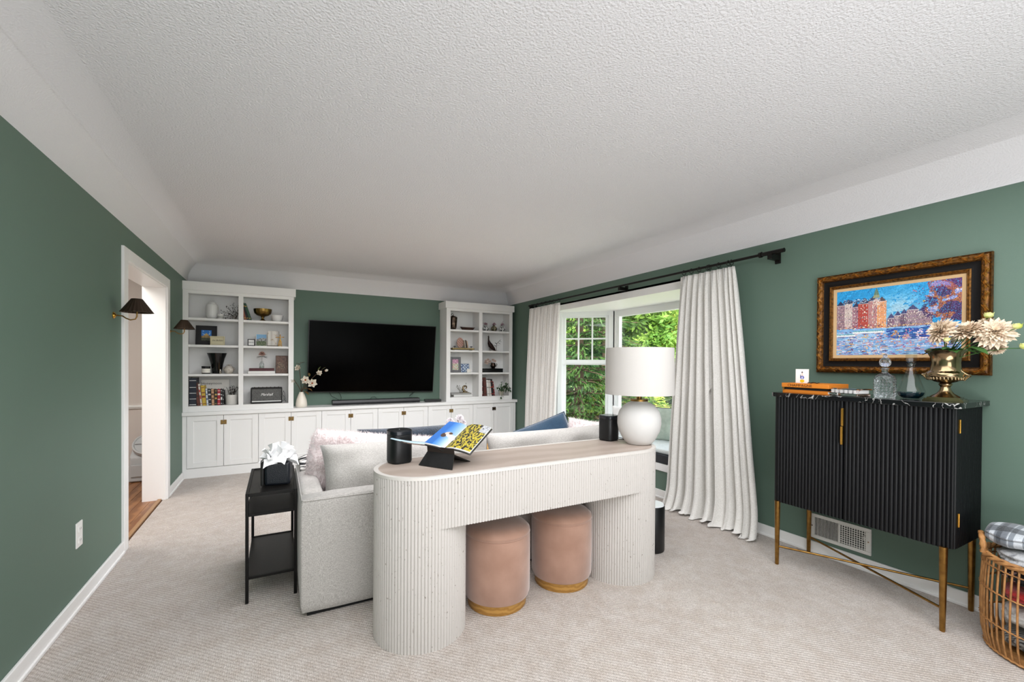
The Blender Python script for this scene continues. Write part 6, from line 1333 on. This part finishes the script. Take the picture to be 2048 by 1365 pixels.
# ================================================================== COFFEE TABLE BEYOND THE SOFA
t = thing('coffee_table', 'low oak coffee table in front of the sofa, hidden behind it but for the flowers', 'table', (1.6, 4.3, 0)); MB().box(.95, 2.25, 3.95, 4.65, .36, .40).build('tabletop', oakb, t, bevel=.006)
for x in (1.0, 2.14):
    for y in (4.0, 4.54): MB().box(x, x+.06, y, y+.06, 0, .36).build('leg', oakb, t, bevel=.004)
tag(MB().lathe([(.04, 0), (.055, .01), (.06, .08), (.035, .15), (.03, .17)], (1.62, 4.3, .4003), 32, cap=False).build('glass_vase', clear_glass, smooth=50, solid=.002), 'glass vase on the coffee table holding white flowers', 'vase')
t = thing('white_flowers', 'small white flowers with dark centres showing above the open book', 'flowers', (1.62, 4.3, .45)); wf = mat('white_blossom', '#d8d2d4', .8, var=(70, '#8f7f8a', .50, .66))
for k, (x, y, z, r) in enumerate([(1.585, 4.28, .705, .042), (1.70, 4.30, .725, .048), (1.64, 4.33, .66, .034), (1.56, 4.3, .66, .03), (1.73, 4.28, .68, .034)]):
    MB().tube([(1.62, 4.3, .43), (1.62+(x-1.62)*.4, 4.3, .55), (x, y, z)], .002, 5).build('stem', stem_brown, t); dahlia((x, y, z), (-.2, -.9, .5), r, 4, 30+k).build('bloom', wf, t, smooth=60)

# ================================================================== OUTDOORS
GZ = -.75
grass = mat('lawn', '#7fa04a', .95, var=(1.3, '#a9bf6a', .35, .65), bump=(30, .4))
struct(MB().box(3.6, 60, -30, 60, GZ-.2, GZ).build('ground_lawn', grass))
struct(MB().box(4.6, 12.6, -30, 5.2, GZ, GZ+.03).box(8.6, 12.6, 5.2, 60, GZ, GZ+.03).build('ground_driveway', mat('pale_concrete', '#d8d0c6', .9, var=(2, '#c6bdb2', .4, .6))))
struct(MB().box(24, 31, -30, 60, GZ, GZ+.03).build('ground_street', mat('asphalt', '#9a9998', .9)))
def leafcloud(mb, c, r, n_, size, rg, flat=.6, shell=.55):
    """n leaf cards scattered in the outer shell of an ellipsoid"""
    u = rg.normal(size=(n_, 3)); u /= np.linalg.norm(u, axis=1)[:, None]; rad = shell+(1-shell)*rg.random(n_)[:, None]**.6
    p = np.array(c)+u*rad*np.array(r); a = rg.normal(size=(n_, 3))*np.array([1, 1, flat]); a /= np.linalg.norm(a, axis=1)[:, None]
    b = np.cross(a, rg.normal(size=(n_, 3))); b /= np.linalg.norm(b, axis=1)[:, None]; s = size*(.6+.8*rg.random(n_)[:, None])
    q = np.stack([p-a*s, p+b*s*.42, p+a*s, p-b*s*.42], 1).reshape(-1, 3); k = len(mb.v); mb.v += [tuple(x) for x in q]; mb.f += [(k+4*i, k+4*i+1, k+4*i+2, k+4*i+3) for i in range(n_)]
def foliage_mat(name, c1, c2, sc=2.0):
    m = mat(name, c1, .6, var=(sc, c2, .35, .65), spec=.3); N = m.node_tree.nodes; L = m.node_tree.links; b = N['Principled BSDF']
    tl = N.new('ShaderNodeBsdfTranslucent'); mx = N.new('ShaderNodeMixShader'); mx.inputs[0].default_value = .25; src = b.inputs['Base Color'].links[0].from_socket; L.new(src, tl.inputs[0])
    L.new(b.outputs[0], mx.inputs[1]); L.new(tl.outputs[0], mx.inputs[2]); L.new(mx.outputs[0], N['Material Output'].inputs[0]); return m
bark = mat('tree_bark', '#5a4636', .9, bump=(12, .6))
def tree(name, label, x, y, h, rx, m, n_, size, blobs, seed, z0=GZ, tr=.16, low=.25, group='trees beyond the bay window'):
    rg = np.random.default_rng(seed); t = thing(name, label, 'tree', (x, y, z0), group=group)
    mb = MB(); mb.tube([(x, y, z0-.05), (x+.1, y, z0+h*.35), (x, y+.1, z0+h*.85)], [tr, tr*.7, tr*.25], 8); mb.build('trunk', bark, t)
    mb = MB()
    for k in range(blobs):
        a = rg.uniform(0, 2*PI); f = rg.uniform(low, 1); rr = rx*(.75*math.sin(PI*min(.93, .18+f*.8))); c = (x+rr*math.cos(a), y+rr*math.sin(a), z0+h*f*.93); leafcloud(mb, c, (rx*.42, rx*.42, rx*.30), n_//blobs, size, rg)
    mb.build('crown', m, t)
def conifer(name, label, x, y, h, r, m, seed, tiers=15, z0=GZ, per=13, card=.07, dens=60):
    rg = np.random.default_rng(seed); t = thing(name, label, 'tree', (x, y, z0), group='trees beyond the bay window'); bbm = MB(); fb = MB()
    bbm.tube([(x, y, z0-.05), (x, y, z0+h)], [.14, .03], 8)
    for k in range(tiers):
        f = k/tiers; z = z0+.15+h*.95*f; L_ = r*(1-f)**.8
        for j in range(per):
            a = 2*PI*(j+rg.random()*.7)/per; d = np.array([math.cos(a), math.sin(a), -.18+.2*rg.random()]); p0 = np.array([x, y, z]); p1 = p0+d*L_*(.75+.35*rg.random())
            bbm.tube([p0, (p0+p1)/2+np.array([0, 0, .05]), p1], [.018, .012, .004], 4)
            n_ = int(dens*(.35+.65*L_/r)); s = rg.random(n_)**.7; p = p0+(p1-p0)*s[:, None]+rg.normal(size=(n_, 3))*np.array([.16, .16, .07])*L_*.55*(.3+s[:, None]*.5)
            dd = d+rg.normal(size=(n_, 3))*.45+np.array([0, 0, -.25]); dd /= np.linalg.norm(dd, axis=1)[:, None]; bb_ = np.cross(dd, rg.normal(size=(n_, 3))); bb_ /= np.linalg.norm(bb_, axis=1)[:, None]
            sz = card*(.6+.8*rg.random(n_)[:, None]); q = np.stack([p-dd*sz, p+bb_*sz*.22, p+dd*sz, p-bb_*sz*.22], 1).reshape(-1, 3); kk = len(fb.v); fb.v += [tuple(v) for v in q]; fb.f += [(kk+4*i, kk+4*i+1, kk+4*i+2, kk+4*i+3) for i in range(n_)]
    bbm.build('branches', bark, t); fb.build('needles', m, t)
f_dark = foliage_mat('yew_green', '#24401f', '#577a35', 3); f_mid = foliage_mat('maple_green', '#557f31', '#98b652', 1.2); f_lime = foliage_mat('lime_green', '#a5be4a', '#d6dd7c', 1.5); f_blue = foliage_mat('spruce_blue', '#8aa08c', '#5d7a6a', 1.5); f_deep = foliage_mat('deep_green', '#4c7440', '#2f5230', 1.2)
conifer('yew_tree', 'dark spreading evergreen with feathery branches close outside the narrow side window', 5.9, 7.75, 5.4, 2.5, f_dark, 1, tiers=20, per=16, dens=95, card=.07)
tree('shrub', 'yellow green shrub low beyond the side window behind the evergreen', 7.6, 8.2, 1.9, 1.1, f_lime, 5000, .06, 12, 3, tr=.05, low=.1)
tree('maple_tree', 'bright green maple seen through the picture window, left of the others', 9.0, 10.6, 6.5, 2.2, f_mid, 22000, .09, 34, 4)
conifer('spruce_tree', 'tall blue grey spruce behind the maple in the picture window', 13.2, 12.2, 8.5, 2.4, f_blue, 5, tiers=20, per=13, dens=60, card=.11)
tree('lime_tree', 'pale yellow green tree at the right of the picture window', 13.6, 9.6, 7.5, 2.3, f_lime, 22000, .10, 34, 6, low=.12)
tree('oak_tree', 'deep green tree between the spruce and the pale tree', 19, 14.8, 9, 3.6, f_deep, 20000, .16, 34, 7)
tree('broad_tree', 'light green broad tree far across the street on the left', 17, 19.5, 11, 4.8, f_mid, 22000, .19, 36, 8, low=.1)
tree('broad_tree', 'tall dark green tree far across the street on the right', 25, 15, 12, 5, f_deep, 22000, .2, 36, 9, low=.08)
tree('broad_tree', 'big green tree behind the evergreen outside the side window', 9.8, 14.5, 9.5, 4.2, f_deep, 22000, .15, 36, 10, low=.05)
tree('hedge_bush', 'yellow green spreading juniper under the picture window trees', 7.6, 6.95, 1.15, 1.0, f_lime, 6000, .055, 12, 11, tr=.04, low=.1)
tree('hedge_bush', 'pale green bush beside the driveway right of the juniper', 9.0, 6.3, 1.5, .8, f_mid, 5000, .055, 10, 12, tr=.04, low=.1)
t = thing('neighbour_house', 'low brick house across the street glimpsed between the trees', 'house', (33, 24, GZ)); bw = mat('rose_brick', '#b98f80', .8, bump=(20, .3))
MB().box(30, 38, 14, 32, GZ, 2.3).build('wall', bw, t); MB().add([(29.4, 13.4, 2.2), (38.6, 13.4, 2.2), (38.6, 32.6, 2.2), (29.4, 32.6, 2.2), (34, 17, 4.4), (34, 29, 4.4)], [(3, 2, 1, 0), (0, 1, 4), (1, 2, 5, 4), (2, 3, 5), (3, 0, 4, 5)]).build('roof', mat('grey_shingle', '#77706a', .9), t)
for y in (16, 20, 24, 28): w_ = MB().box(29.94, 30.0, y, y+1.6, .3, 1.6).build('window', vinyl, t); MB().box(29.92, 29.95, y+.1, y+1.5, .4, 1.5).build('pane', mat('dark_pane', '#2a3238', .1), w_)
